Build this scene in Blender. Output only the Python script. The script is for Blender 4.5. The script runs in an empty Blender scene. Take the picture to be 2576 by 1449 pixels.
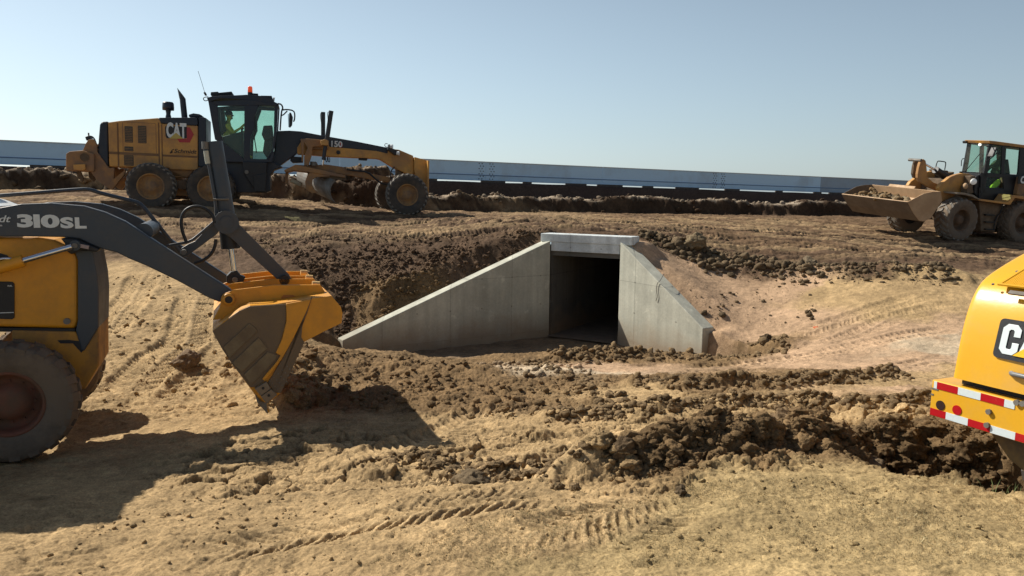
import bpy, math, random
import numpy as np
from mathutils import Vector, Matrix
R = math.radians
random.seed(7)
rng = np.random.default_rng(11)
scene = bpy.context.scene

# ------------------------------------------------------------------ camera, sky, sun, exposure
EYE = Vector((0, 0, 1.7))
FPX = 1909.0                      # focal length in pixels of a 2576 x 1449 picture
PITCH, ROLL = math.atan((724.5 - 490) / FPX), 0.012
cam_d = bpy.data.cameras.new('camera')
cam = bpy.data.objects.new('camera', cam_d)
scene.collection.objects.link(cam)
scene.camera = cam
cam_d.sensor_width = 36
cam_d.lens = 36 * FPX / 2576
cam_d.clip_end = 6000
cam_d.clip_start = 0.05
CM = Matrix.Rotation(R(90) - PITCH, 3, 'X') @ Matrix.Rotation(ROLL, 3, 'Z')
cam.matrix_world = Matrix.Translation(EYE) @ CM.to_4x4()

SUN_EL = R(43)
SUN_H = Vector((-0.87, 0.50, 0)).normalized()         # horizontal direction towards the sun
sun_dir = Vector((SUN_H.x * math.cos(SUN_EL), SUN_H.y * math.cos(SUN_EL), math.sin(SUN_EL)))
sl = bpy.data.lights.new('sun', 'SUN')
sl.energy = 5.2
sl.angle = R(0.55)
sl.color = (1.0, 0.94, 0.83)
so = bpy.data.objects.new('sun', sl)
scene.collection.objects.link(so)
so.rotation_euler = sun_dir.to_track_quat('Z', 'Y').to_euler()
world = bpy.data.worlds.new('World')
scene.world = world
world.use_nodes = True
wn = world.node_tree
for n in list(wn.nodes):
    wn.nodes.remove(n)
sky = wn.nodes.new('ShaderNodeTexSky')
sky.sky_type = 'NISHITA'
sky.sun_disc = False
sky.sun_elevation = SUN_EL
sky.sun_rotation = math.atan2(SUN_H.x, SUN_H.y)
sky.altitude = 300
sky.air_density = 1.0
sky.dust_density = 1.2
sky.ozone_density = 1.0
bg = wn.nodes.new('ShaderNodeBackground')
bg.inputs['Strength'].default_value = 0.059
# dusty air low over the horizon, a little whiter than the clear sky above it
hs = wn.nodes.new('ShaderNodeHueSaturation'); hs.inputs['Saturation'].default_value = .85
hs.inputs['Value'].default_value = .95
wn.links.new(sky.outputs[0], hs.inputs['Color'])
tcw = wn.nodes.new('ShaderNodeTexCoord'); sx = wn.nodes.new('ShaderNodeSeparateXYZ'); wn.links.new(tcw.outputs['Generated'], sx.inputs[0])
mrw = wn.nodes.new('ShaderNodeMapRange'); mrw.interpolation_type = 'SMOOTHSTEP'
mrw.inputs[1].default_value = -.02; mrw.inputs[2].default_value = .70; mrw.inputs[3].default_value = 1.0; mrw.inputs[4].default_value = 0.0
wn.links.new(sx.outputs['Z'], mrw.inputs[0])
dv = wn.nodes.new('ShaderNodeVectorMath'); dv.operation = 'DOT_PRODUCT'; dv.inputs[1].default_value = (SUN_H.x, SUN_H.y, 0)
wn.links.new(tcw.outputs['Generated'], dv.inputs[0])
md = wn.nodes.new('ShaderNodeMapRange'); md.inputs[1].default_value = -.75; md.inputs[2].default_value = 1.0; md.inputs[3].default_value = .25; md.inputs[4].default_value = 1.55
wn.links.new(dv.outputs['Value'], md.inputs[0])
mm = wn.nodes.new('ShaderNodeMath'); mm.operation = 'MULTIPLY'; wn.links.new(mrw.outputs[0], mm.inputs[0]); wn.links.new(md.outputs[0], mm.inputs[1])
hz = wn.nodes.new('ShaderNodeVectorMath'); hz.operation = 'SCALE'; hz.inputs[0].default_value = (3.7, 4.9, 5.6); wn.links.new(mm.outputs[0], hz.inputs['Scale'])
ad = wn.nodes.new('ShaderNodeVectorMath'); ad.operation = 'ADD'; wn.links.new(hs.outputs[0], ad.inputs[0]); wn.links.new(hz.outputs[0], ad.inputs[1])
wo = wn.nodes.new('ShaderNodeOutputWorld')
wn.links.new(ad.outputs[0], bg.inputs[0])
wn.links.new(bg.outputs[0], wo.inputs[0])
scene.view_settings.view_transform = 'Standard'
scene.view_settings.look = 'None'
scene.view_settings.exposure = 0.18
scene.view_settings.gamma = 1.0
scene.cycles.max_bounces = 6
scene.cycles.transparent_max_bounces = 12

# ------------------------------------------------------------------ pixel helpers (photo measured at 2576 px wide)
ZW = dict(z1=(0, 450, .5439), z2=(200, 300, .3882), z3=(1000, 400, .34513), z4=(0, 700, .8284), z5=(3264, 500, .37951),
          z6=(3464, 950, .72464), z7=(1200, 850, .69876), a3=(0, 500, .24837), a4=(0, 750, .31056), a5=(0, 1150, .78431),
          a6=(780, 1000, .48302), a7=(780, 330, .31052), a8=(600, 530, .42791), b1=(3640, 500, .345), b2=(3664, 1000, .34513),
          b3=(3664, 1450, .37951), b4=(1100, 600, .17256), d=(0, 0, 1 / .63386))


def px(z, x, y):
    ox, oy, s = ZW[z]
    return (ox + x * s) * .63386, (oy + y * s) * .63386


def ray(x, y):
    return (CM @ Vector(((x - 1288) / FPX, -(y - 724.5) / FPX, -1))).normalized()


def at_depth(x, y, Y):
    d = ray(x, y)
    return EYE + d * (Y / d.y)


# ------------------------------------------------------------------ objects and custom properties
COL = scene.collection


def tag(o, label=None, cat=None, group=None, kind=None):
    if label: o['label'] = label
    if cat: o['category'] = cat
    if group: o['group'] = group
    if kind: o['kind'] = kind
    return o


def empty(name, mw=None, parent=None):
    o = bpy.data.objects.new(name, None)
    COL.objects.link(o)
    o.empty_display_size = .2
    if parent: o.parent = parent
    if mw is not None:
        if parent: o.matrix_local = mw
        else: o.matrix_world = mw
    return o


class MB:
    """collects shapes into one mesh"""
    def __init__(s):
        s.v = []; s.f = []; s.sm = []

    def add(s, vs, fs, smooth=False):
        b = len(s.v)
        s.v.extend([tuple(p) for p in vs])
        for f in fs:
            s.f.append([i + b for i in f]); s.sm.append(smooth)
        return s

    def prism(s, poly, v0, v1):
        """polygon in (u, w), extruded along v"""
        n = len(poly)
        a = sum(poly[i][0] * poly[(i + 1) % n][1] - poly[(i + 1) % n][0] * poly[i][1] for i in range(n))
        if a < 0: poly = poly[::-1]
        if v0 > v1: v0, v1 = v1, v0
        vs = [(p[0], v0, p[1]) for p in poly] + [(p[0], v1, p[1]) for p in poly]
        fs = [list(range(n)), list(range(2 * n - 1, n - 1, -1))]
        fs += [[i, i + n, (i + 1) % n + n, (i + 1) % n] for i in range(n)]
        return s.add(vs, fs)

    def ring(s, poly, wd, v0, v1):
        """frame following a polygon, inset by wd"""
        n = len(poly)
        a = sum(poly[i][0] * poly[(i + 1) % n][1] - poly[(i + 1) % n][0] * poly[i][1] for i in range(n))
        if a < 0: poly = poly[::-1]
        inn = []
        for i in range(n):
            p0, p1, p2 = (Vector(poly[i - 1]), Vector(poly[i]), Vector(poly[(i + 1) % n]))
            d1, d2 = (p1 - p0).normalized(), (p2 - p1).normalized()
            n1, n2 = Vector((-d1.y, d1.x)), Vector((-d2.y, d2.x))
            m = (n1 + n2).normalized()
            inn.append(p1 + m * (wd / max(.4, m.dot(n1))))
        vs = [(p[0], v0, p[1]) for p in poly] + [(p[0], v0, p[1]) for p in inn]
        vs += [(p[0], v1, p[1]) for p in poly] + [(p[0], v1, p[1]) for p in inn]
        fs = []
        for i in range(n):
            j = (i + 1) % n
            fs += [[i, j, j + n, i + n], [i + 2 * n, i + 3 * n, j + 3 * n, j + 2 * n],
                   [i, i + 2 * n, j + 2 * n, j], [i + n, j + n, j + 3 * n, i + 3 * n]]
        return s.add(vs, fs)

    def box(s, c, size, rot=None):
        hx, hy, hz = size[0] / 2, size[1] / 2, size[2] / 2
        vs = []
        for x in (-hx, hx):
            for y in (-hy, hy):
                for z in (-hz, hz):
                    p = Vector((x, y, z))
                    if rot is not None: p = rot @ p
                    vs.append(p + Vector(c))
        return s.add(vs, [[0, 1, 3, 2], [4, 6, 7, 5], [0, 4, 5, 1], [2, 3, 7, 6], [0, 2, 6, 4], [1, 5, 7, 3]])

    def cyl(s, p0, p1, r0, r1=None, n=16, caps=True):
        if r1 is None: r1 = r0
        p0, p1 = Vector(p0), Vector(p1)
        q = (p1 - p0).to_track_quat('Z', 'Y')
        vs = []
        for p, r in ((p0, r0), (p1, r1)):
            for i in range(n):
                a = 2 * math.pi * i / n
                vs.append(p + q @ Vector((r * math.cos(a), r * math.sin(a), 0)))
        s.add(vs, [[i, (i + 1) % n, (i + 1) % n + n, i + n] for i in range(n)], True)
        if caps: s.add(vs, [list(range(n - 1, -1, -1)), list(range(n, 2 * n))])
        return s

    def tube(s, pts, r, n=8, sub=0):
        pts = [Vector(p) for p in pts]
        for _ in range(sub):          # corner cutting
            q = [pts[0]]
            for a, b in zip(pts[:-1], pts[1:]):
                q += [a.lerp(b, .25), a.lerp(b, .75)]
            pts = q + [pts[-1]]
        vs = []; m = len(pts)
        up = None
        for i, p in enumerate(pts):
            t = (pts[min(i + 1, m - 1)] - pts[max(i - 1, 0)]).normalized()
            if up is None:
                up = t.orthogonal().normalized()
            up = (up - t * up.dot(t)).normalized()
            sd = t.cross(up)
            for k in range(n):
                a = 2 * math.pi * k / n
                vs.append(p + up * (r * math.cos(a)) + sd * (r * math.sin(a)))
        fs = [[i * n + k, i * n + (k + 1) % n, (i + 1) * n + (k + 1) % n, (i + 1) * n + k] for i in range(m - 1) for k in range(n)]
        s.add(vs, fs, True)
        return s.add(vs, [list(range(n - 1, -1, -1)), list(range((m - 1) * n, m * n))])

    def lathe(s, prof, c, n=40, axis='v', smooth=True):
        """profile [(radius, along)] round an axis through c"""
        c = Vector(c); vs = []
        for r, h in prof:
            for i in range(n):
                a = 2 * math.pi * i / n
                if axis == 'v': vs.append(c + Vector((r * math.cos(a), h, r * math.sin(a))))
                else: vs.append(c + Vector((r * math.cos(a), r * math.sin(a), h)))
        m = len(prof)
        fs = [[j * n + i, j * n + (i + 1) % n, (j + 1) * n + (i + 1) % n, (j + 1) * n + i] for j in range(m - 1) for i in range(n)]
        return s.add(vs, fs, smooth)

    def sphere(s, c, r, n=12, sc=(1, 1, 1)):
        prof = [(math.sin(math.pi * k / n) * r + 1e-4, -math.cos(math.pi * k / n) * r) for k in range(n + 1)]
        b = len(s.v)
        s.lathe(prof, (0, 0, 0), 16, 'z')
        for i in range(b, len(s.v)):
            p = s.v[i]
            s.v[i] = (p[0] * sc[0] + c[0], p[1] * sc[1] + c[1], p[2] * sc[2] + c[2])
        return s

    def build(s, name, mat, parent=None, bevel=0.0, seg=2):
        me = bpy.data.meshes.new(name)
        me.from_pydata(s.v, [], s.f)
        me.polygons.foreach_set('use_smooth', s.sm)
        me.materials.append(mat)
        me.update()
        o = bpy.data.objects.new(name, me)
        COL.objects.link(o)
        if parent: o.parent = parent
        if bevel > 0:
            b = o.modifiers.new('bevel', 'BEVEL')
            b.width = bevel; b.segments = seg; b.limit_method = 'ANGLE'; b.angle_limit = R(40)
            b.harden_normals = False
        return o


class Frame:
    """local axes u (to the right in the photo), v (away), w (up); pt() carries a photo point onto the plane v = const"""
    def __init__(s, O, u, roll=0.0):
        s.O = Vector(O)
        s.u = Vector(u).normalized()
        hv = Vector((-s.u.y, s.u.x, 0)).normalized()
        hv = (hv + Vector((0, 0, roll))).normalized()
        s.v = (hv - s.u * hv.dot(s.u)).normalized()
        s.w = s.u.cross(s.v)
        m = Matrix.Identity(4)
        for i in range(3):
            m[i][0] = s.u[i]; m[i][1] = s.v[i]; m[i][2] = s.w[i]; m[i][3] = s.O[i]
        s.m = m; s.mi = m.inverted()

    def pt(s, x, y, v=0.0):
        d = ray(x, y)
        t = (v - (EYE - s.O).dot(s.v)) / d.dot(s.v)
        q = s.mi @ (EYE + d * t)
        return (q.x, q.z)

    def poly(s, z, pts, v=0.0):
        return [s.pt(*px(z, a, b), v) for a, b in pts]

    def p3(s, z, x, y, v=0.0):
        a = s.pt(*px(z, x, y), v)
        return Vector((a[0], v, a[1]))


# ------------------------------------------------------------------ materials
MATS = {}


def nd(nt, t, **kw):
    n = nt.nodes.new(t)
    for k, v in kw.items():
        if k in n.inputs: n.inputs[k].default_value = v
        else: setattr(n, k, v)
    return n


def newmat(name):
    m = bpy.data.materials.new(name)
    m.use_nodes = True
    nt = m.node_tree
    return m, nt, nt.nodes['Principled BSDF']


def paint(name, col, rough=.4, dirt=.35, dirtcol=(.23, .16, .10), scale=3.0, metal=0.0, low=None, bump=.15, vary=.12, coat=0.0):
    """painted or bare metal with dust and mud worked into it; low = local height below which mud is caked"""
    if name in MATS: return MATS[name]
    m, nt, b = newmat(name)
    L = nt.links.new
    tc = nd(nt, 'ShaderNodeTexCoord')
    n1 = nd(nt, 'ShaderNodeTexNoise', Scale=scale, Detail=9.0, Roughness=.68)
    n2 = nd(nt, 'ShaderNodeTexNoise', Scale=scale * 14, Detail=5.0, Roughness=.7)
    L(tc.outputs['Object'], n1.inputs['Vector']); L(tc.outputs['Object'], n2.inputs['Vector'])
    rp = nd(nt, 'ShaderNodeValToRGB')
    rp.color_ramp.elements[0].position = .58 - dirt * .42
    rp.color_ramp.elements[1].position = .74 - dirt * .25
    L(n1.outputs['Fac'], rp.inputs[0])
    fac = nd(nt, 'ShaderNodeMath', operation='MULTIPLY'); fac.inputs[1].default_value = min(1, dirt * 1.6)
    L(rp.outputs[0], fac.inputs[0])
    out = fac.outputs[0]
    if low is not None:
        sp = nd(nt, 'ShaderNodeSeparateXYZ'); L(tc.outputs['Object'], sp.inputs[0])
        mr = nd(nt, 'ShaderNodeMapRange'); mr.inputs[1].default_value = low[1]; mr.inputs[2].default_value = low[0]
        L(sp.outputs['Z'], mr.inputs[0])
        ad = nd(nt, 'ShaderNodeMath', operation='MULTIPLY_ADD', use_clamp=True)
        ad.inputs[2].default_value = -.1
        nn = nd(nt, 'ShaderNodeMath', operation='ADD'); nn.inputs[1].default_value = .35
        L(n1.outputs['Fac'], nn.inputs[0])
        L(mr.outputs[0], ad.inputs[0]); L(nn.outputs[0], ad.inputs[1])
        mx = nd(nt, 'ShaderNodeMath', operation='MAXIMUM')
        L(out, mx.inputs[0]); L(ad.outputs[0], mx.inputs[1]); out = mx.outputs[0]
    vc = nd(nt, 'ShaderNodeMix', data_type='RGBA')
    vc.inputs['A'].default_value = (*[c * (1 - vary) for c in col], 1)
    vc.inputs['B'].default_value = (*[min(1, c * (1 + vary)) for c in col], 1)
    L(n2.outputs['Fac'], vc.inputs['Factor'])
    mc = nd(nt, 'ShaderNodeMix', data_type='RGBA')
    L(vc.outputs['Result'], mc.inputs['A']); mc.inputs['B'].default_value = (*dirtcol, 1)
    L(out, mc.inputs['Factor'])
    L(mc.outputs['Result'], b.inputs['Base Color'])
    rr = nd(nt, 'ShaderNodeMapRange'); rr.inputs[3].default_value = rough; rr.inputs[4].default_value = .9
    L(out, rr.inputs[0]); L(rr.outputs[0], b.inputs['Roughness'])
    b.inputs['Metallic'].default_value = metal
    if coat: b.inputs['Coat Weight'].default_value = coat; b.inputs['Coat Roughness'].default_value = .15
    if bump:
        bp = nd(nt, 'ShaderNodeBump', Strength=bump, Distance=.01)
        L(n2.outputs['Fac'], bp.inputs['Height']); L(bp.outputs[0], b.inputs['Normal'])
    MATS[name] = m
    return m


def glass(name, col, alpha=.35, rough=.03):
    if name in MATS: return MATS[name]
    m, nt, b = newmat(name)
    L = nt.links.new
    tr = nd(nt, 'ShaderNodeBsdfTransparent'); tr.inputs[0].default_value = (*col, 1)
    gl = nd(nt, 'ShaderNodeBsdfGlossy'); gl.inputs['Roughness'].default_value = rough
    gl.inputs['Color'].default_value = (.8, .85, .9, 1)
    df = nd(nt, 'ShaderNodeBsdfDiffuse'); df.inputs[0].default_value = (.30, .27, .2, 1)
    tc = nd(nt, 'ShaderNodeTexCoord'); n1 = nd(nt, 'ShaderNodeTexNoise', Scale=2.5, Detail=6.0)
    L(tc.outputs['Object'], n1.inputs['Vector'])
    mr = nd(nt, 'ShaderNodeMapRange'); mr.inputs[1].default_value = .3; mr.inputs[2].default_value = .8
    mr.inputs[3].default_value = 0.02; mr.inputs[4].default_value = alpha
    L(n1.outputs['Fac'], mr.inputs[0])
    m1 = nd(nt, 'ShaderNodeMixShader'); L(mr.outputs[0], m1.inputs[0]); L(tr.outputs[0], m1.inputs[1]); L(df.outputs[0], m1.inputs[2])
    lw = nd(nt, 'ShaderNodeLayerWeight', Blend=.5)
    pw = nd(nt, 'ShaderNodeMath', operation='POWER'); L(lw.outputs['Facing'], pw.inputs[0]); pw.inputs[1].default_value = 5.0
    fr = nd(nt, 'ShaderNodeMath', operation='MULTIPLY_ADD'); L(pw.outputs[0], fr.inputs[0]); fr.inputs[1].default_value = .8; fr.inputs[2].default_value = .025
    m2 = nd(nt, 'ShaderNodeMixShader'); L(fr.outputs[0], m2.inputs[0]); L(m1.outputs[0], m2.inputs[1]); L(gl.outputs[0], m2.inputs[2])
    L(m2.outputs[0], nt.nodes['Material Output'].inputs['Surface'])
    MATS[name] = m
    return m


def soil_mat(name, bump=1.0, attr='soil'):
    m, nt, b = newmat(name)
    L = nt.links.new
    at = nd(nt, 'ShaderNodeAttribute'); at.attribute_name = attr
    geo = nd(nt, 'ShaderNodeNewGeometry')
    n1 = nd(nt, 'ShaderNodeTexNoise', Scale=9.0, Detail=11.0, Roughness=.72)
    n2 = nd(nt, 'ShaderNodeTexNoise', Scale=70.0, Detail=6.0, Roughness=.75)
    n3 = nd(nt, 'ShaderNodeTexNoise', Scale=1.3, Detail=6.0, Roughness=.6)
    vo = nd(nt, 'ShaderNodeTexVoronoi', Scale=30.0)
    for n in (n1, n2, n3, vo): L(geo.outputs['Position'], n.inputs['Vector'])
    mr = nd(nt, 'ShaderNodeMapRange'); mr.inputs[1].default_value = .25; mr.inputs[2].default_value = .75
    mr.inputs[3].default_value = .58; mr.inputs[4].default_value = 1.42
    L(n1.outputs['Fac'], mr.inputs[0])
    m2 = nd(nt, 'ShaderNodeMapRange'); m2.inputs[1].default_value = .3; m2.inputs[2].default_value = .7
    m2.inputs[3].default_value = .55; m2.inputs[4].default_value = 1.42
    L(n2.outputs['Fac'], m2.inputs[0])
    m3 = nd(nt, 'ShaderNodeMapRange'); m3.inputs[1].default_value = .3; m3.inputs[2].default_value = .7
    m3.inputs[3].default_value = .85; m3.inputs[4].default_value = 1.12
    L(n3.outputs['Fac'], m3.inputs[0])
    p = nd(nt, 'ShaderNodeMath', operation='MULTIPLY'); L(mr.outputs[0], p.inputs[0]); L(m2.outputs[0], p.inputs[1])
    p2 = nd(nt, 'ShaderNodeMath', operation='MULTIPLY'); L(p.outputs[0], p2.inputs[0]); L(m3.outputs[0], p2.inputs[1])
    vm = nd(nt, 'ShaderNodeVectorMath', operation='SCALE'); L(at.outputs['Color'], vm.inputs[0]); L(p2.outputs[0], vm.inputs['Scale'])
    L(vm.outputs[0], b.inputs['Base Color'])
    b.inputs['Roughness'].default_value = .95
    b.inputs['Specular IOR Level'].default_value = .15
    b1 = nd(nt, 'ShaderNodeBump', Strength=.55 * bump, Distance=.03); L(n1.outputs['Fac'], b1.inputs['Height'])
    b2 = nd(nt, 'ShaderNodeBump', Strength=.6 * bump, Distance=.008); L(n2.outputs['Fac'], b2.inputs['Height']); L(b1.outputs[0], b2.inputs['Normal'])
    b3 = nd(nt, 'ShaderNodeBump', Strength=.35 * bump, Distance=.012, invert=True); L(vo.outputs['Distance'], b3.inputs['Height']); L(b2.outputs[0], b3.inputs['Normal'])
    L(b3.outputs[0], b.inputs['Normal'])
    return m


def concrete(name, col, stain=.25, seamz=None):
    m, nt, b = newmat(name)
    L = nt.links.new
    geo = nd(nt, 'ShaderNodeNewGeometry')
    n1 = nd(nt, 'ShaderNodeTexNoise', Scale=1.6, Detail=9.0, Roughness=.65)
    n2 = nd(nt, 'ShaderNodeTexNoise', Scale=26.0, Detail=7.0, Roughness=.7)
    vo = nd(nt, 'ShaderNodeTexVoronoi', Scale=3.2)
    wv = nd(nt, 'ShaderNodeTexNoise', Scale=5.0, Detail=4.0)
    mp = nd(nt, 'ShaderNodeMapping'); mp.inputs['Scale'].default_value = (1, 1, .06)
    L(geo.outputs['Position'], mp.inputs[0]); L(mp.outputs[0], wv.inputs['Vector'])
    for n in (n1, n2, vo): L(geo.outputs['Position'], n.inputs['Vector'])
    def rng_(src, a, bb, lo, hi):
        mr = nd(nt, 'ShaderNodeMapRange'); mr.inputs[1].default_value = a; mr.inputs[2].default_value = bb
        mr.inputs[3].default_value = lo; mr.inputs[4].default_value = hi; L(src, mr.inputs[0]); return mr.outputs[0]
    def mul(a, c):
        q = nd(nt, 'ShaderNodeMath', operation='MULTIPLY'); L(a, q.inputs[0]); L(c, q.inputs[1]); return q.outputs[0]
    f = mul(rng_(n1.outputs['Fac'], .3, .7, 1 - stain, 1 + stain * .6), rng_(n2.outputs['Fac'], .3, .7, .88, 1.1))
    f = mul(f, rng_(wv.outputs['Fac'], .35, .65, .86, 1.08))
    spt = mul(rng_(vo.outputs['Distance'], .0, .09, 1.35, 1.0), rng_(n1.outputs['Fac'], 0, 1, 1, 1))
    f = mul(f, spt)
    sp = nd(nt, 'ShaderNodeSeparateXYZ'); L(geo.outputs['Position'], sp.inputs[0])
    cb_ = nd(nt, 'ShaderNodeCombineXYZ'); L(sp.outputs['X'], cb_.inputs['X']); L(sp.outputs['Z'], cb_.inputs['Y'])
    br = nd(nt, 'ShaderNodeTexBrick', offset=.0)
    br.inputs['Scale'].default_value = 1.0; br.inputs['Mortar Size'].default_value = .006; br.inputs['Brick Width'].default_value = 1.22; br.inputs['Row Height'].default_value = 1.19
    br.inputs['Color1'].default_value = (1.06, 1.06, 1.06, 1); br.inputs['Color2'].default_value = (.90, .90, .90, 1); br.inputs['Mortar'].default_value = (.72, .72, .72, 1)
    L(cb_.outputs[0], br.inputs['Vector']); f = mul(f, br.outputs['Color'])
    v2 = nd(nt, 'ShaderNodeTexVoronoi', Scale=1.64, Randomness=.0); L(cb_.outputs[0], v2.inputs['Vector'])
    f = mul(f, rng_(v2.outputs['Distance'], .018, .028, .55, 1.0))
    n5 = nd(nt, 'ShaderNodeTexNoise', Scale=3.0, Detail=7.0, Roughness=.7); L(geo.outputs['Position'], n5.inputs['Vector'])
    f = mul(f, rng_(n5.outputs['Fac'], .60, .68, 1.0, 1.28))
    vm = nd(nt, 'ShaderNodeVectorMath', operation='SCALE'); vm.inputs[0].default_value = col; L(f, vm.inputs['Scale'])
    ft = nd(nt, 'ShaderNodeMath', operation='MULTIPLY_ADD'); L(n1.outputs['Fac'], ft.inputs[0]); ft.inputs[1].default_value = -1.1; L(sp.outputs['Z'], ft.inputs[2])
    fm = rng_(ft.outputs[0], FLOOR_Z - .45, FLOOR_Z + .02, .75, 0.0)
    mx = nd(nt, 'ShaderNodeMix', data_type='RGBA'); L(vm.outputs[0], mx.inputs['A']); mx.inputs['B'].default_value = (.24, .17, .105, 1); L(fm, mx.inputs['Factor'])
    L(mx.outputs['Result'], b.inputs['Base Color'])
    b.inputs['Roughness'].default_value = .85
    bp = nd(nt, 'ShaderNodeBump', Strength=.25, Distance=.01); L(n2.outputs['Fac'], bp.inputs['Height']); L(bp.outputs[0], b.inputs['Normal'])
    return m


# ------------------------------------------------------------------ noise
def _h(ix, iy, seed):
    h = (ix.astype(np.int64) * 374761393 + iy.astype(np.int64) * 668265263 + seed * 974634777) & 0xffffffff
    h = ((h ^ (h >> 13)) * 1274126177) & 0xffffffff
    return (h ^ (h >> 16)) & 0xffffffff


def gnoise(x, y, seed=0):
    ix, iy = np.floor(x), np.floor(y)
    fx, fy = (x - ix).astype(np.float32), (y - iy).astype(np.float32)
    ix = ix.astype(np.int64); iy = iy.astype(np.int64)
    def g(a, b):
        t = (_h(ix + a, iy + b, seed) & 0xffff).astype(np.float32) * (2 * math.pi / 65536)
        return np.cos(t) * (fx - a) + np.sin(t) * (fy - b)
    sx = fx * fx * fx * (fx * (fx * 6 - 15) + 10); sy = fy * fy * fy * (fy * (fy * 6 - 15) + 10)
    a, b, c, d = g(0, 0), g(1, 0), g(0, 1), g(1, 1)
    return (a + sx * (b - a)) * (1 - sy) + (c + sx * (d - c)) * sy


def fbm(x, y, o=4, seed=0, gain=.5):
    s = 0; a = 1.0
    for k in range(o):
        s = s + a * gnoise(x, y, seed + k * 17); x = x * 2.03 + 5.1; y = y * 2.03 - 3.7; a *= gain
    return s


def domes(x, y, seed=0, fill=.7):
    """rounded lumps: cell noise shaped into domes, 0..1"""
    ix, iy = np.floor(x).astype(np.int64), np.floor(y).astype(np.int64)
    best = np.zeros(x.shape, np.float32)
    for a in (-1, 0, 1):
        for b in (-1, 0, 1):
            h = _h(ix + a, iy + b, seed)
            cx = ix + a + (h & 255) / 255.; cy = iy + b + ((h >> 8) & 255) / 255.
            r = .25 + .45 * ((h >> 16) & 255) / 255.
            on = ((h >> 24) & 255) / 255. < fill
            d2 = ((x - cx) ** 2 + (y - cy) ** 2) / (r * r)
            best = np.maximum(best, np.where(on, np.sqrt(np.clip(1 - d2, 0, 1)) * r * 1.6, 0))
    return best


def cells(x, y, seed=0):
    """cracked crust: distance to the nearest crack, and a height for each tilted plate"""
    ix, iy = np.floor(x).astype(np.int64), np.floor(y).astype(np.int64)
    f1 = np.full(x.shape, 9.); f2 = np.full(x.shape, 9.); tl = np.zeros(x.shape)
    for a in (-1, 0, 1):
        for b in (-1, 0, 1):
            h = _h(ix + a, iy + b, seed)
            cx = ix + a + (h & 255) / 255.; cy = iy + b + ((h >> 8) & 255) / 255.
            ex, ey = x - cx, y - cy
            d = np.hypot(ex, ey)
            t = ((h >> 16) & 255) / 127.5 - 1; u = ((h >> 24) & 255) / 127.5 - 1
            k = d < f1
            f2 = np.where(k, f1, np.minimum(f2, d)); tl = np.where(k, t * ex + u * ey + .5 * t * u, tl); f1 = np.where(k, d, f1)
    return f2 - f1, tl


def sstep(a, b, x):
    t = np.clip((x - a) / (b - a), 0, 1)
    return t * t * (3 - 2 * t)


# ------------------------------------------------------------------ ground shape
CTRL = [(-300, 1449, 3.5), (0, 1449, 3.5), (1288, 1449, 3.3), (2576, 1449, 3.2), (0, 1300, 4.35), (1288, 1300, 3.95), (2400, 1300, 4.0), (2900, 1400, 3.6),
        (2200, 1195, 4.7), (2576, 1255, 4.4), (1900, 1200, 4.65), (1500, 1230, 4.5), (900, 1250, 4.7), (15, 1172, 6.1), (-500, 1200, 5.8), (400, 1190, 5.6), (0, 1250, 5.2),
        (600, 1120, 6.2), (1150, 1130, 6.2), (1300, 1150, 5.7), (1700, 1000, 7.6), (2200, 1000, 7.4), (1600, 1150, 5.4), (2000, 1110, 5.8), (2300, 1090, 6.0),
        (1300, 1000, 8), (900, 1000, 8.2), (450, 1000, 8.4), (200, 980, 8.5), (300, 850, 10.5), (300, 750, 13), (400, 640, 16.5), (300, 600, 18), (600, 600, 17.8), (800, 600, 17.3),
        (378, 526, 20.6), (530, 530, 21.0), (1025, 543, 22.8), (1000, 575, 19.8), (700, 562, 20.0), (850, 556, 21.0), (1150, 556, 21.6), (2421, 642, 22.8), (2300, 620, 23.2), (2576, 650, 22.5), (1000, 610, 16.8), (900, 700, 15.3), (850, 800, 14.6), (700, 700, 15.0), (650, 640, 16.6),
        (600, 770, 12.5), (1190, 902, 12.1), (870, 880, 12.2), (1000, 890, 11.9), (1300, 900, 11.8), (1600, 872, 12.4), (1790, 870, 12.6), (1950, 860, 12.6), (1000, 912, 10.9), (800, 880, 10.6),
        (1640, 645, 15.4), (1678, 690, 14.35), (1738, 752, 13.85), (1818, 834, 13.2), (1850, 845, 13.2), (1800, 720, 15.2), (1800, 650, 16.8), (2200, 690, 15), (2500, 690, 15), (2700, 700, 15), (2421, 608, 25), (2275, 580, 27.3), (2580, 611, 26),
        (2000, 600, 19.8), (2200, 640, 17.5), (1700, 560, 22.5), (1400, 540, 28), (2100, 541, 32), (1100, 533, 27), (1480, 578, 17.2), (1480, 583, 16.6), (1250, 590, 16.9),
        (2100, 760, 13.8), (2400, 740, 13.5), (2300, 850, 11.5), (2000, 900, 11.3), (1600, 930, 10.5), (1300, 930, 10.2), (2450, 950, 9), (2700, 850, 11.5), (2800, 1000, 8),
        (300, 700, 14.5), (520, 850, 10.8), (350, 900, 9.5), (0, 700, 15), (0, 560, 20.0), (150, 517, 21.5), (0, 490, 23), (-300, 560, 20), (-300, 700, 14.5), (-500, 900, 9), (700, 505, 26), (2600, 560, 32)]
cp = np.array([tuple(at_depth(*c)) for c in CTRL])
extra = [(-25, 30, 1.4), (-15, 30, 1.25), (0, 33, 1.1), (12, 36, 1.0), (25, 38, .8), (30, 25, .2), (28, 15, .1), (18, 8, -.3), (-25, 15, .6), (-20, 8, -.4), (-12, 4, -.3), (12, 4, -.1),
         (0, 1.5, 0), (-5, 0, 0), (5, 0, 0), (0, -6, .1), (-15, -6, 0), (15, -6, 0)]
cp = np.vstack([cp, np.array(extra)])
CX, CY, CZ = cp[:, 0], cp[:, 1], cp[:, 2]


def _k(r2):
    return .5 * r2 * np.log(r2 + 1e-9)


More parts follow.
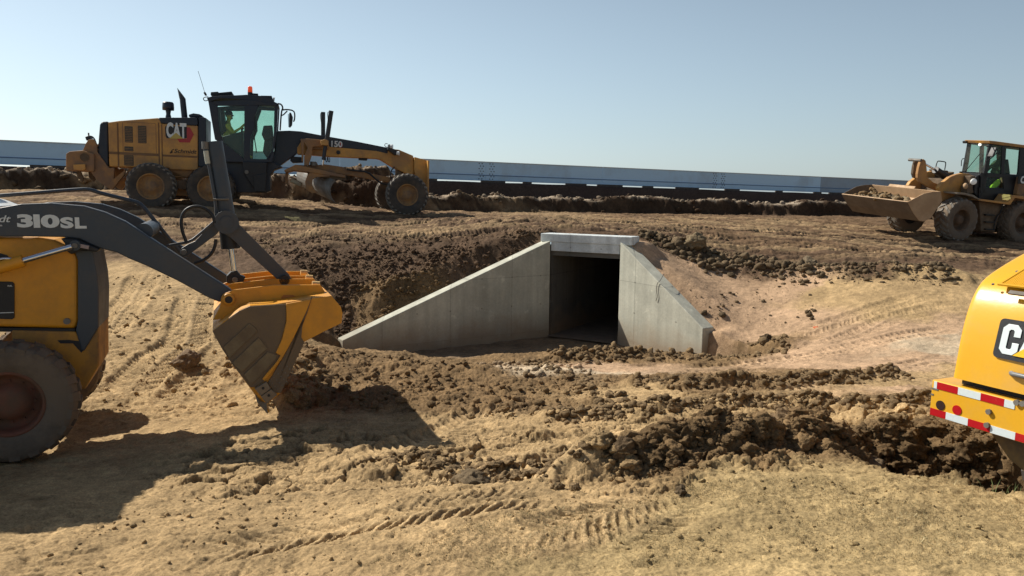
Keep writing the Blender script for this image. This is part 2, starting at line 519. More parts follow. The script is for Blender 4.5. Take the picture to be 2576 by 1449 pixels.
def tps_fit(X, Y, Z, lam):
    n = len(X)
    K = _k((X[:, None] - X) ** 2 + (Y[:, None] - Y) ** 2) + lam * np.eye(n)
    P = np.c_[np.ones(n), X, Y]
    A = np.block([[K, P], [P.T, np.zeros((3, 3))]])
    return np.linalg.solve(A, np.r_[Z, 0, 0, 0])


TW = tps_fit(CX, CY, CZ, .02)


def tps(x, y):
    out = np.empty(x.shape)
    xf, yf, of = x.ravel(), y.ravel(), out.ravel()
    for i in range(0, len(xf), 60000):
        a, b = xf[i:i + 60000], yf[i:i + 60000]
        r2 = (a[:, None] - CX) ** 2 + (b[:, None] - CY) ** 2
        of[i:i + 60000] = _k(r2) @ TW[:-3] + TW[-3] + TW[-2] * a + TW[-1] * b
    return of.reshape(x.shape)


# culvert plan
def onp(x, y, Y):
    p = at_depth(x, y, Y); return np.array([p.x, p.y, p.z])


A3, B3 = onp(1385, 606, 16.2), onp(1559, 609, 15.4)          # where the wing walls meet the head wall, top
L3, R3 = onp(865, 856, 13.7), onp(1768, 832, 13.3)           # wing wall ends, top
FLOOR_Z = onp(1559, 862, 15.4)[2]
A2, B2, L2, R2 = A3[:2], B3[:2], L3[:2], R3[:2]


def unit(v): return v / np.linalg.norm(v)


hdir = unit(B2 - A2)                                         # along the head wall, to the right
hout = np.array([hdir[1], -hdir[0]])                         # out of the mouth, to the camera
hin = -hout
ldir, rdir = unit(L2 - A2), unit(R2 - B2)
lnorm = np.array([-ldir[1], ldir[0]])
if lnorm @ (B2 - A2) < 0: lnorm = -lnorm
rnorm = np.array([-rdir[1], rdir[0]])
if rnorm @ (A2 - B2) < 0: rnorm = -rnorm
WT = .27                                                      # wall thickness

# the line of the steel barrier
BAR0 = at_depth(140, 419.7, 35.8); BAR1 = at_depth(2065, 485, 54.3)
bdir = unit(np.array([BAR1.x - BAR0.x, BAR1.y - BAR0.y])); bn = np.array([bdir[1], -bdir[0]])   # towards the camera


def bar_z(s): return BAR0.z + (BAR1.z - BAR0.z) * s / math.dist(BAR0[:2], BAR1[:2])


def seg_dist(x, y, pts):
    """distance to and arc length along a polyline"""
    best = np.full(x.shape, 1e9); S = np.zeros(x.shape); side = np.zeros(x.shape); s0 = 0
    for a, b in zip(pts[:-1], pts[1:]):
        a = np.array(a); b = np.array(b); d = b - a; L = np.linalg.norm(d); d = d / L
        t = np.clip((x - a[0]) * d[0] + (y - a[1]) * d[1], 0, L)
        ex, ey = x - a[0] - d[0] * t, y - a[1] - d[1] * t
        r = np.hypot(ex, ey); m = r < best
        best = np.where(m, r, best); S = np.where(m, s0 + t, S)
        side = np.where(m, np.sign(d[0] * ey - d[1] * ex), side); s0 += L
    return best, S, side


def base_h(x, y):
    z = tps(x, y)
    # bank under the barrier
    q = (x - BAR0.x) * bn[0] + (y - BAR0.y) * bn[1]           # metres in front of the barrier
    s = (x - BAR0.x) * bdir[0] + (y - BAR0.y) * bdir[1]
    top = bar_z(s) - .06 + .05 * gnoise(s * .35, s * 0, 5)
    foot = 1.75 + .35 * gnoise(s * .5, s * 0, 3)
    low = np.minimum(z, top - .9)
    far = sstep(7.0, 3.2, q)
    low = low * (1 - far) + far * (bar_z(s) - 1.25)
    z = np.where(q < 7.5, low, z)
    z = z + (top - z) * sstep(1.25, .75, q)
    z = np.where(q < -1.2, top + (np.clip(-q - 1.2, 0, 12)) * -.12, z)
    z = np.where(q < -14, np.minimum(z, top - 1.55 + 0 * z), z)
    return z


_grid = None


def ground_hit(x, y, y0=2.5, y1=45):
    """where the line of sight through a photo point meets the smooth ground"""
    d = ray(x, y)
    ys = np.linspace(y0, y1, 500)
    P = np.array([[EYE.x + d.x * t / d.y, t, EYE.z + d.z * t / d.y] for t in ys])
    h = base_h(P[:, 0], P[:, 1])
    m = np.nonzero(P[:, 2] < h)[0]
    k = m[0] if len(m) else len(ys) - 1
    return P[k, 0], P[k, 1]


# soil kinds: colour and roughness of the surface
T = (.43, .297, .152); G = (.42, .305, .15); Bn = (.225, .145, .072); D = (.125, .078, .047); P = (.47, .315, .195); W = (.52, .41, .28); Rd = (.19, .12, .068)
ZONE = [(T, .22, [(100, 1400), (600, 1300), (1000, 1400), (1400, 1330), (700, 1250), (300, 1330), (0, 1200), (400, 1120), (0, 1000)]),
        (T, .25, [(1300, 1080), (1100, 1180), (1500, 1120), (1250, 1240), (1050, 1120), (1450, 1200), (900, 1210), (800, 1090)]), (T, .2, [(1650, 1090)]),
        (G, .18, [(1700, 1400), (2100, 1350), (2500, 1400), (2400, 1230), (1900, 1270), (1300, 1440), (2100, 1240), (2576, 1300), (2800, 1400)]),
        (Bn, .45, [(1100, 950), (1000, 1000), (1300, 970), (900, 900), (1250, 900), (1400, 1030), (1650, 960), (1800, 985), (2000, 945), (1750, 890), (1900, 875), (1500, 900), (1200, 1010)]),
        (Bn, .8, [(2000, 1130), (1750, 1165), (2300, 1110), (2400, 1130), (1600, 1185), (2450, 1180), (2576, 1180), (2150, 1120), (1880, 1145)]),
        (Bn, .4, [(2450, 1050), (2500, 1090)]), (T, .2, [(1700, 1060), (1900, 1055), (2150, 1045), (1550, 1100), (1800, 1095), (2300, 1040)]),
        (P, .15, [(1800, 730), (1750, 680), (1850, 790), (2000, 800), (1900, 850), (2100, 870), (1640, 650), (2200, 850), (2300, 900), (2400, 830), (2050, 905), (2000, 720), (2300, 980), (2100, 925), (1540, 925)]),
        (T, .25, [(2100, 740), (2300, 760), (2450, 710), (2250, 720), (2500, 800), (2450, 950), (2250, 970), (1600, 1000), (1500, 1040)]),
        (W, .1, [(1420, 935), (2350, 880)]),
        (D, .75, [(700, 650), (800, 620), (900, 610), (1000, 650), (1100, 615), (1200, 605), (1300, 585), (1000, 700), (1150, 650), (870, 730), (850, 800), (600, 640), (1250, 560), (1700, 625), (1800, 645),
                  (1900, 665), (2000, 675), (2200, 675), (2400, 665), (2550, 660), (1400, 580), (1600, 590), (750, 700), (1650, 600), (1150, 575)]),
        (Bn, 1.0, [(950, 760), (1050, 730), (950, 800), (820, 770)]),
        (Rd, .28, [(600, 575), (800, 580), (1000, 590), (300, 600), (450, 600), (1400, 552), (1700, 560), (2000, 575), (2200, 600), (2050, 615), (2300, 632), (1900, 600), (1600, 555), (0, 520), (700, 545), (2550, 620), (150, 560)]),
        (T, .35, [(300, 700), (350, 800), (450, 750), (300, 900), (500, 850), (450, 1000), (300, 980), (560, 790), (100, 750), (0, 850)]),
        (Bn, .8, [(0, 440), (100, 450), (0, 465), (700, 500)])]
zp, zc, zr = [], [], []
for col, rg, pts in ZONE:
    for a, b in pts:
        X, Y = ground_hit(a, b)
        zp.append((X / (Y + 3), math.log(Y + 3) * 1.1)); zc.append(col); zr.append(rg)
zp = np.array(zp); zc = np.array(zc); zr = np.array(zr)


def zones(x, y):
    wx = x + .55 * fbm(x * .9, y * .9, 4, 40) + .12 * fbm(x * 5, y * 5, 3, 41)
    wy = y + .55 * fbm(x * .9, y * .9, 4, 42) + .12 * fbm(x * 5, y * 5, 3, 43)
    Yp = np.maximum(wy, -2) + 3
    a, b = (wx / Yp).ravel(), (np.log(Yp) * 1.1).ravel()
    C = np.empty((len(a), 3)); Rg = np.empty(len(a))
    for i in range(0, len(a), 60000):
        d2 = (a[i:i + 60000, None] - zp[:, 0]) ** 2 + (b[i:i + 60000, None] - zp[:, 1]) ** 2 + 1e-5
        w = d2 ** -2.6
        w /= w.sum(1, keepdims=True)
        C[i:i + 60000] = w @ zc; Rg[i:i + 60000] = w @ zr
    return C.reshape(x.shape + (3,)), Rg.reshape(x.shape)


def gp(*pts): return [ground_hit(a, b) for a, b in pts]


# wheel tracks: path, half width, depth, lug pitch, slant
TRACKS = [(gp((1150, 562), (800, 572), (560, 566)), .26, .07, .21, .5), (gp((1400, 578), (1000, 592), (640, 585), (300, 560)), .26, .08, .21, -.5),
          (gp((1200, 590), (900, 600), (600, 600)), .24, .06, .2, .5),
          (gp((1500, 549), (1900, 555), (2300, 572)), .28, .06, .24, .6), (gp((1450, 560), (1900, 585), (2300, 612), (2576, 640)), .30, .08, .26, -.6),
          (gp((1620, 575), (1900, 610), (2250, 640), (2576, 655)), .3, .09, .26, .6), (gp((1500, 543), (1900, 545), (2200, 560)), .28, .05, .24, .6),
          (gp((1620, 562), (2000, 597), (2400, 625)), .25, .06, .26, .5),
          (gp((1700, 925), (2000, 905), (2420, 830)), .20, .045, .20, .0), (gp((1650, 955), (2000, 950), (2400, 900)), .17, .05, .20, .0),
          (gp((1600, 990), (1900, 985), (2380, 940)), .2, .04, .2, .3),
          (gp((250, 860), (330, 760), (370, 680)), .28, .05, .17, .7), (gp((300, 1010), (470, 860), (500, 740)), .30, .05, .17, -.7), (gp((420, 1040), (560, 900), (620, 790)), .26, .04, .17, .7),
          (gp((1950, 860), (2150, 800), (2350, 740)), .22, .04, .16, .6), (gp((2050, 880), (2250, 800), (2450, 770)), .22, .035, .16, -.6),
          (gp((1050, 1190), (1400, 1120), (1800, 1080), (2100, 1030)), .24, .04, .17, .7), (gp((900, 1230), (1300, 1200), (1600, 1110), (1900, 1060)), .24, .045, .17, -.7),
          (gp((1130, 1440), (1400, 1330), (1720, 1240)), .15, .028, .15, .9), (gp((1400, 1449), (1620, 1330), (1800, 1250)), .16, .026, .15, -.9), (gp((300, 1449), (700, 1370), (1100, 1300), (1500, 1245)), .16, .032, .16, .9), (gp((700, 1240), (1000, 1215), (1400, 1190), (1560, 1150)), .18, .035, .15, .8), (gp((850, 1330), (1150, 1270), (1450, 1235)), .15, .03, .15, -.8),
          (gp((500, 1449), (700, 1360), (1000, 1290)), .12, .018, .17, .9), (gp((860, 1180), (1200, 1060), (1500, 1010)), .22, .035, .17, -.6)]

# long low heaps: path, half width, height, flat top share
WIND = [([(-31, 25.5), (-18, 27.0), (-13, 27.8)], 1.9, .8), ([(-14, 27.2), (-9, 27.0), (-6.0, 26.4), (-4.6, 26.2)], 1.1, .85), ([(-5.2, 26.6), (-3, 27.5), (2, 29.3), (8, 31.0), (14, 32.2), (22, 33.6), (34, 35)], 1.15, .55)]
BERM = [(gp((1480, 1195), (1700, 1160), (2000, 1120), (2250, 1090), (2500, 1110)), .36, .19), (gp((1380, 1050), (1600, 1045), (1850, 1020), (2200, 1020), (2500, 1010)), .18, .08),
        (gp((1400, 905), (1700, 890), (1985, 868)), .3, .10), (gp((860, 910), (1000, 930), (1200, 945)), .6, .10), (gp((1600, 972), (1900, 975), (2250, 945)), .22, .09),
        (gp((960, 740), (1100, 690), (1300, 615)), .3, .08), (gp((1610, 600), (1800, 655), (2050, 690), (2400, 700)), .5, .16), (gp((1060, 560), (1250, 565), (1400, 560)), .55, .10), (gp((740, 905), (760, 960), (735, 1010)), .35, .14)]


CRUST = gp((700, 1165), (1000, 1150), (1250, 1150), (1500, 1130), (1750, 1100), (2050, 1060))


def H(x, y, detail=True, colour=False):
    z = base_h(x, y)
    C, rg = zones(x, y)
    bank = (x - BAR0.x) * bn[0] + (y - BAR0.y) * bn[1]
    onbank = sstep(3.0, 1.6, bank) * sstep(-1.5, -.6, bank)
    # loose windrows behind the road: steep cut side to the camera
    for pts, hw, hh in WIND:
        d, s, side = seg_dist(x, y, pts)
        near = side < 0
        lump = 1 + .55 * gnoise(s * .33, s * 0, 60) + .25 * gnoise(s * 1.3, s * 0 + 3, 61)
        prof = np.where(near, sstep(.62, .26, d + .22 * gnoise(s * 1.1, s * 0 + 5, 62) + .10 * fbm(x * 2.5, y * 2.5, 3, 65)), sstep(hw * 1.5, hw * .1, d))
        z = z + hh * lump * prof
        m = sstep(hw * 1.1, hw * .6, d)[..., None]
        C = C * (1 - m) + np.array(D) * .6 * m
        sunlit_top = (sstep(.93, 1.0, prof) * sstep(-.2, .25, fbm(x * 1.2, y * 1.2, 3, 64) + .12))[..., None] * .85 * m
        C = C * (1 - sunlit_top) + np.array((.46, .37, .27)) * sunlit_top  # crest tinted pale as if sunlit; the light is in the soil colour
        rg = rg + .35 * m[..., 0]
    for pts, hw, hh in BERM:
        d, s, side = seg_dist(x, y, pts)
        lump = 1 + .5 * gnoise(s * 1.6, s * 0 + 9, 70)
        z = z + hh * lump * sstep(hw * 1.15, 0, d + .12 * fbm(x * 4, y * 4, 2, 71))
    # trench beside the lawn
    lawn = gp((2130, 1180), (2250, 1200), (2400, 1218), (2576, 1262), (2900, 1340))
    d, s, side = seg_dist(x, y, lawn)
    beyond = np.where(side > 0, d, -d)
    ex = sstep(lawn[0][0] + .1, lawn[0][0] + .8, x)
    z = z - .50 * sstep(.0, .22, beyond + .05 * gnoise(x * 5, y * 5, 75)) * sstep(2.2, .7, beyond) * ex
    tm = (sstep(-.02, .06, beyond) * sstep(1.9, 1.2, beyond) * ex)[..., None]
    C = C * (1 - tm) + np.array(Bn) * .72 * tm; rg = rg + .7 * tm[..., 0]
    # tracks
    hard = np.zeros(x.shape)
    for pts, hw, dp, pitch, sl_ in TRACKS:
        d, s, side = seg_dist(x, y, pts)
        dd = d + .05 * gnoise(s * .8, side * 3, 80)
        Lt = sum(math.dist(a_, b_) for a_, b_ in zip(pts[:-1], pts[1:]))
        inn = sstep(hw + .05, hw - .03, dd) * sstep(.02, .7, s) * sstep(Lt - .02, Lt - .7, s)
        br = .72 + .4 * sstep(-.25, .2, gnoise(s * .6, s * 0 + hw * 9, 81))
        ph = (s + sl_ * d) / pitch
        lug = sstep(.15, .35, np.abs((ph % 1) - .5) * 2) * sstep(.98, .8, np.abs((ph % 1) - .5) * 2)
        z = z - inn * br * dp * (.22 + .78 * lug * sstep(.02, .05, d)) * .8 + .30 * dp * br * sstep(.10, 0, np.abs(d - hw - .05)) * sstep(.02, .7, s) * sstep(Lt - .02, Lt - .7, s)
        hard = np.maximum(hard, inn * br)
        m = (inn * br * .55 * (1 - .6 * lug))[..., None]
        C = C * (1 - m) + (C * 1.12 + np.array((.05, .04, .025))) * m
        m = (inn * br * lug * (.22 + .33 * sstep(13, 17, y)))[..., None]; C = C * (1 - m) + C * .42 * m
    rg = rg * (1 - .7 * hard)
    # scrape marks and ripples that run along the road
    road = sstep(16.2, 17.4, y) * sstep(30, 27, y)
    along = fbm(x * .22 + y * .05, (y - .12 * x) * 2.6, 4, 90)
    z = z + .055 * along * road
    m = (road * sstep(-.05, .3, along))[..., None] * .55
    C = C * (1 - m) + np.array((.43, .30, .165)) * m
    m = (road * sstep(-.02, -.35, along))[..., None] * .6
    C = C * (1 - m) + np.array(D) * m
    z = z - .02 * fbm(x * .9 + y * .3, y * 2.4 - x * .3, 4, 92) * sstep(14, 8, y) * sstep(.2, .5, rg)
    if detail:
        rg = np.clip(rg, 0, 1.6) * (1 - .97 * onbank)
        z = z + .045 * fbm(x * 1.1, y * 1.1, 3, 100) * (1 - onbank)
        patch = sstep(-.35, .45, fbm(x * .8, y * .8, 3, 101)) 
        ra = rg * (.35 + .65 * patch)
        z = z + ra * (.060 * fbm(x * 3.1, y * 3.1, 4, 102, .6))
        z = z + ra * (.050 * domes(x * 4.2, y * 4.2, 103, .45) * sstep(.35, .8, rg) + .030 * domes(x * 9.3, y * 9.3, 104, .6) * sstep(.15, .6, rg) + .018 * domes(x * 19, y * 19, 105, .6))
        # cracked crust and smooth trampled ground
        z = z + (.5 + rg) * .012 * fbm(x * 11, y * 14, 4, 106, .65) * (1 - onbank)
        z = z + .009 * fbm(x * 4 + y, y * 6, 3, 109, .6) * sstep(14, 9, y)
        pl = fbm(x * 2.3, y * 2.3, 3, 107, .5)
        plates = np.abs(fbm(x * 5.0 + pl, y * 6.5 + pl, 2, 108))
        fl = sstep(.3, .6, rg) * sstep(1.0, .7, rg) * sstep(12, 8, y)
        z = z - .030 * fl * sstep(.07, .0, plates) + .03 * fl * np.clip(fbm(x * 3.3, y * 4.2, 3, 112), 0, 1)
        cake = .5 + .5 * sstep(-.3, .3, fbm(x * .6, y * .8, 2, 115))
        nearm = sstep(17, 9, y) * (1 - onbank)
        cz = (.30 + .70 * sstep(.15, .40, rg)) * nearm * (.45 + .55 * cake)
        n1 = fbm(x * 1.9 + .3 * pl, y * 3.4 + .3 * pl, 5, 116, .55); n2 = fbm(x * 4.6 + .2 * pl, y * 8.0, 4, 117, .55); n3 = fbm(x * 11, y * 17, 3, 119, .55)
        ck = sstep(.028, .0, np.abs(n1 + .12)) + sstep(.035, .0, np.abs(n2 + .10))
        z = z + cz * (.020 * sstep(.04, .07, n1) + .014 * sstep(.05, .09, n2) + .007 * sstep(.08, .13, n3) - .016 * ck)
        z = z + cz * .012 * sstep(.28, .36, n1)
        dk = np.clip(cz * ck * .5, 0, .6)[..., None]; C = C * (1 - .55 * dk)
        st = (cz * sstep(.05, .085, n2) * .30)[..., None]; C = C * (1 - st) + C * np.array((.60, .58, .55)) * st
        wx, wy = x + .06 * fbm(x * 6, y * 6, 3, 140), y + .06 * fbm(x * 6, y * 6, 3, 141)
        ed, tl = cells(wx * 3.4, wy * 4.6, 142); ed2, tl2 = cells(wx * 8.5 + 3, wy * 11, 143)
        d_, s_, _s = seg_dist(x, y, CRUST)
        cm = sstep(1.15, .55, d_ + .3 * fbm(x * 1.3, y * 1.3, 3, 144)) * (1 - .8 * hard)
        bro = sstep(-.15, .25, fbm(x * 1.7, y * 1.7, 3, 145))
        z = z + cm * ((.35 + .65 * bro) * .075 * tl - .034 * sstep(.12, .02, ed)) + cm * (.030 * tl2 * bro - .014 * sstep(.12, .02, ed2))
        k_ = (cm * np.clip(sstep(.12, .02, ed) + .5 * sstep(.10, .02, ed2), 0, 1) * .75)[..., None]; C = C * (1 - k_) + C * .40 * k_
        rd = sstep(15.5, 17, y) * sstep(33, 29, y)
        rl = fbm(x * .9, y * 4.5, 5, 118, .6)
        z = z + rd * (.035 * sstep(.02, .09, rl) + .02 * sstep(.2, .26, rl))
        m = (rd * sstep(.06, -.10, rl) * .38)[..., None]; C = C * (1 - m) + C * .45 * m
    if detail:
        C = C * (1 + .28 * fbm(x * 1.7, y * 1.7, 4, 110))[..., None]
        wet = sstep(.12, .5, fbm(x * 1.3 + 7, y * 1.3, 4, 111))[..., None] * .35 * sstep(.3, .7, rg)[..., None]
        C = C * (1 - wet) + C * .6 * wet
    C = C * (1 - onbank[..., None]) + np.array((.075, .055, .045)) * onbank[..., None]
    # inside the mouth of the culvert the ground is its floor
    P2 = lambda q, n: (x - q[0]) * n[0] + (y - q[1]) * n[1]
    dL, dR, dH = P2(A2, lnorm) + WT * .5, P2(B2, rnorm) + WT * .5, P2(A2, hout) + .22
    fdir = unit(R2 - L2); fn = np.array([-fdir[1], fdir[0]])
    if fn @ (A2 - L2) < 0: fn = -fn
    dF = P2(L2, fn)
    inside = np.minimum(sstep(-.05, .05, dL), sstep(-.05, .05, dR)) * sstep(-.05, .05, dH) * sstep(-1.5, -.4, dF)
    fl = FLOOR_Z - .04 + .0 * dH + .03 * fbm(x * 3, y * 3, 3, 120)
    keep = np.minimum(fl, z)
    z = z * (1 - inside) + keep * inside
    mi = inside[..., None]
    C = C * (1 - mi) + np.array((.24, .165, .10)) * (1 + .3 * fbm(x * 2, y * 2, 3, 121))[..., None] * mi
    # backfill meets the outer sides of the wing walls a little under their tops
    for q, n, e3, s3, dr in ((A2, lnorm, L3, A3, ldir), (B2, rnorm, R3, B3, rdir)):
        ln = np.linalg.norm(e3[:2] - s3[:2])
        t = P2(q, dr); dd = -(P2(q, n) + WT)
        tz = s3[2] + (e3[2] - s3[2]) * np.clip(t / ln, -.1, 1)
        w_ = sstep(.55, .0, dd) * sstep(-.14, -.10, dd) * sstep(-.35, .1, t) * sstep(ln + .3, ln - .1, t)
        w_ = w_ * (1 - inside)
        z = z * (1 - w_) + (tz - .09 + .02 * fbm(x * 6, y * 6, 2, 130)) * w_
    # ground right behind the head wall
    tH = P2(A2, hdir); dHb = -(dH - .22) - .5
    w_ = sstep(.7, 0, np.abs(dHb) - .1) * sstep(-.5, -.1, tH) * sstep(2.3, 1.9, tH) * (1 - inside)
    z = z * (1 - w_) + (A3[2] + .04) * w_
    if colour: return z, C, rg
    return z


def build_ground():
    rows = [-6.0]
    y = -6.0
    while y < 62:
        if y < 2.2: dy = .35
        else: dy = .006 + .0027 * (y - 2.2)
        if 34 < y: dy = .13
        y += dy; rows.append(y)
    while y < 3500:
        y *= 1.12; rows.append(y)
    rows = np.array(rows)
    nc = 1350
    t = np.linspace(-1, 1, nc)
    t = t * (.62 + .38 * t * t)
    X = t[None, :] * (np.maximum(rows, 1) * 1.05 + 4.5)[:, None]
    Y = np.repeat(rows[:, None], nc, 1)
    Z, C, rg = H(X, Y, True, True)
    farm = sstep(70, 120, Y)
    Z = Z * (1 - farm) + (-.6) * farm
    nr = len(rows)
    idx = np.arange(nr * nc).reshape(nr, nc)
    q = np.stack([idx[:-1, :-1], idx[:-1, 1:], idx[1:, 1:], idx[1:, :-1]], -1).reshape(-1, 4)
    # open the ground where the barrel of the culvert begins
    xc = (X[:-1, :-1] + X[1:, 1:]).ravel() / 2; yc = (Y[:-1, :-1] + Y[1:, 1:]).ravel() / 2
    th = (xc - A2[0]) * hdir[0] + (yc - A2[1]) * hdir[1]
    dh = (xc - A2[0]) * hout[0] + (yc - A2[1]) * hout[1]
    wdt = np.linalg.norm(B2 - A2)
    q = q[~((th > -.12) & (th < wdt + .12) & (dh < -.12) & (dh > -.34))]
    me = bpy.data.meshes.new('ground')
    me.vertices.add(nr * nc)
    me.vertices.foreach_set('co', np.stack([X, Y, Z], -1).astype(np.float32).ravel())
    me.loops.add(len(q) * 4); me.loops.foreach_set('vertex_index', q.ravel().astype(np.int32))
    me.polygons.add(len(q)); me.polygons.foreach_set('loop_start', np.arange(0, len(q) * 4, 4, dtype=np.int32))
    me.polygons.foreach_set('use_smooth', np.ones(len(q), bool))
    ca = me.color_attributes.new('soil', 'FLOAT_COLOR', 'POINT')
    ca.data.foreach_set('color', np.concatenate([np.clip(C, .01, .8), np.ones(C.shape[:2] + (1,))], -1).astype(np.float32).ravel())
    me.update(); me.validate()
    me.materials.append(soil_mat('bare earth'))
    o = bpy.data.objects.new('ground', me)
    COL.objects.link(o)
    tag(o, 'churned brown and tan earth of the building site', None, None, 'structure')
    return o


build_ground()

# ------------------------------------------------------------------ loose clods
def ico(sub):
    import bmesh
    bm = bmesh.new(); bmesh.ops.create_icosphere(bm, subdivisions=sub, radius=1)
    v = np.array([tuple(p.co) for p in bm.verts]); f = np.array([[q.index for q in p.verts] for p in bm.faces]); bm.free()
    return v, f


def clod_variants(n, sub):
    v, f = ico(sub); out = []
    for k in range(n):
        s = v.copy()
        for _ in range(5):                       # broken faces
            nrm = rng.normal(size=3); nrm /= np.linalg.norm(nrm); c = rng.uniform(.5, .85)
            dd = s @ nrm; s = s - np.clip(dd - c, 0, None)[:, None] * nrm * .85
        for q in range(3):                       # crumbly lumps
            fr = (1.8, 3.9, 8.0)[q]; am = (.30, .17, .09)[q]; o = rng.uniform(0, 50, 3)
            d = gnoise(v[:, 0] * fr + o[0], v[:, 1] * fr + o[1], k) + gnoise(v[:, 1] * fr + o[2], v[:, 2] * fr, k + 9) + gnoise(v[:, 2] * fr + o[1], v[:, 0] * fr + 3, k + 5)
            s = s * (1 + am * d[:, None])
        s = s * np.array([rng.uniform(.8, 1.25), rng.uniform(.7, 1.1), rng.uniform(.5, .85)])
        out.append(s)
    return out, f


SMALL = clod_variants(14, 1)
MEDIUM = clod_variants(14, 2)
LARGE = clod_variants(10, 4)
CLOD_MAT = soil_mat('clod earth', 1.5)


def clods(name, xs, ys, rs, zs=None, cols=None, sink=.3):
    """one mesh of many clods lying on the ground"""
    n = len(xs)
    if zs is None:
        zs, C, _ = H(xs, ys, True, True)
    else: C = np.tile(np.array(Bn), (n, 1))
    if cols is not None: C = cols
    V, F, K = [], [], []
    b0 = 0
    for i in range(n):
        dist = math.hypot(xs[i], ys[i])
        ps = rs[i] / max(dist, 1) * 760
        VARS, CF = SMALL if ps < 1.6 else MEDIUM if ps < 6 else LARGE
        a, b = rng.uniform(0, 6.28, 2)
        ca, sa = math.cos(a), math.sin(a); cb, sb = math.cos(b * .12), math.sin(b * .12)
        M = np.array([[ca, -sa, 0], [sa, ca, 0], [0, 0, 1]]) @ np.array([[cb, 0, sb], [0, 1, 0], [-sb, 0, cb]])
        q = VARS[rng.integers(len(VARS))] @ M.T * rs[i] + np.array([xs[i], ys[i], zs[i] + rs[i] * (.6 - sink)])
        V.append(q); F.append(CF + b0); b0 += len(q)
        K.append(np.tile(np.r_[np.clip(C[i] * rng.uniform(.75, 1.15), 0, 1), 1], (len(q), 1)))
    V = np.concatenate(V); F = np.concatenate(F); K = np.concatenate(K)
    me = bpy.data.meshes.new(name)
    me.from_pydata(V.tolist(), [], F.tolist())
    ca = me.color_attributes.new('soil', 'FLOAT_COLOR', 'POINT'); ca.data.foreach_set('color', K.astype(np.float32).ravel())
    me.polygons.foreach_set('use_smooth', np.ones(len(F), bool))
    me.materials.append(CLOD_MAT)
    o = bpy.data.objects.new(name, me); COL.objects.link(o)
    return o


def line_scatter(pts, hw, n, r0, r1, p=2.2):
    pts = np.array(pts); L = np.r_[0, np.cumsum(np.linalg.norm(np.diff(pts, axis=0), axis=1))]
    s = rng.uniform(0, L[-1], n); k = np.clip(np.searchsorted(L, s) - 1, 0, len(pts) - 2)
    f = ((s - L[k]) / (L[k + 1] - L[k]))[:, None]
    q = pts[k] * (1 - f) + pts[k + 1] * f
    d = pts[k + 1] - pts[k]; d = d / np.linalg.norm(d, axis=1)[:, None]
    o = rng.normal(size=n) * hw * .5
    q = q + np.c_[-d[:, 1], d[:, 0]] * o[:, None]
    r = r0 + (r1 - r0) * rng.uniform(0, 1, n) ** p
    return q[:, 0], q[:, 1], r


def quad_scatter(poly, n, r0, r1, p=3):
    """inside a photo quadrilateral laid on the ground"""
    g = np.array(gp(*poly))
    a = rng.uniform(0, 1, n)[:, None]; b = rng.uniform(0, 1, n)[:, None]
    q = (g[0] * (1 - a) + g[1] * a) * (1 - b) + (g[3] * (1 - a) + g[2] * a) * b
    # keep where the ground is loose
    keep = gnoise(q[:, 0] * 1.3, q[:, 1] * 1.3, 200) > rng.uniform(-.5, .25, n)
    q = q[keep]
    r = r0 + (r1 - r0) * rng.uniform(0, 1, len(q)) ** p
    return q[:, 0], q[:, 1], r


def stuff(name, label, cat, parts, tint=None, **kw):
    xs = np.concatenate([p[0] for p in parts]); ys = np.concatenate([p[1] for p in parts]); rs = np.concatenate([p[2] for p in parts])
    # nothing inside the mouth or on the walls
    t = (xs - A2[0]) * hdir[0] + (ys - A2[1]) * hdir[1]; d = (xs - A2[0]) * hout[0] + (ys - A2[1]) * hout[1]
    dl = (xs - A2[0]) * lnorm[0] + (ys - A2[1]) * lnorm[1]; dr = (xs - B2[0]) * rnorm[0] + (ys - B2[1]) * rnorm[1]
    k = ~((dl > -.40) & (dr > -.40) & (d > -.6) & (ys > 13.1))
    if tint is not None: kw['cols'] = np.tile(np.array(tint), (int(k.sum()), 1))
    o = clods(name, xs[k], ys[k], rs[k], **kw)
    return tag(o, label, cat, None, 'stuff')


big = BERM[0][0]
stuff('clod_ridge', 'ridge of big broken brown clods along the trampled ground beside the lawn', 'dirt clods',
      [line_scatter(big, .44, 3600, .008, .03), line_scatter(big, .36, 1400, .018, .08, 2.6), line_scatter(big, .30, 55, .05, .10, 2.0)])
stuff('clod_rows', 'thin rows of small dark clods left by tyres in front of the culvert', 'dirt clods',
      [line_scatter(BERM[1][0], .24, 1500, .010, .05, 2.5), line_scatter(BERM[2][0], .5, 700, .015, .08, 3), line_scatter(BERM[4][0], .25, 500, .015, .06, 2.5),
       line_scatter(gp((1330, 905), (1450, 960), (1560, 1040)), .2, 260, .012, .06), line_scatter(gp((1000, 1150), (1250, 1190), (1500, 1200)), .35, 420, .01, .05)], tint=(.22, .15, .08))
stuff('loose_soil', 'dark crumbly fill on the slope left of the concrete culvert', 'loose soil',
      [quad_scatter([(560, 600), (1370, 585), (1180, 700), (840, 790)], 10000, .010, .060, 8), quad_scatter([(840, 720), (1050, 690), (960, 790), (850, 850)], 1600, .012, .07, 6)])
stuff('road_edge_rubble', 'dark lumpy soil along the road edge right of the culvert', 'loose soil',
      [line_scatter(BERM[6][0], .6, 3000, .012, .075, 6), line_scatter(gp((1620, 605), (1750, 660), (1900, 680), (2030, 695)), .4, 420, .02, .13, 4), quad_scatter([(1650, 680), (2050, 690), (2100, 800), (1800, 790)], 190, .010, .07, 6)],
      tint=(.16, .115, .068))
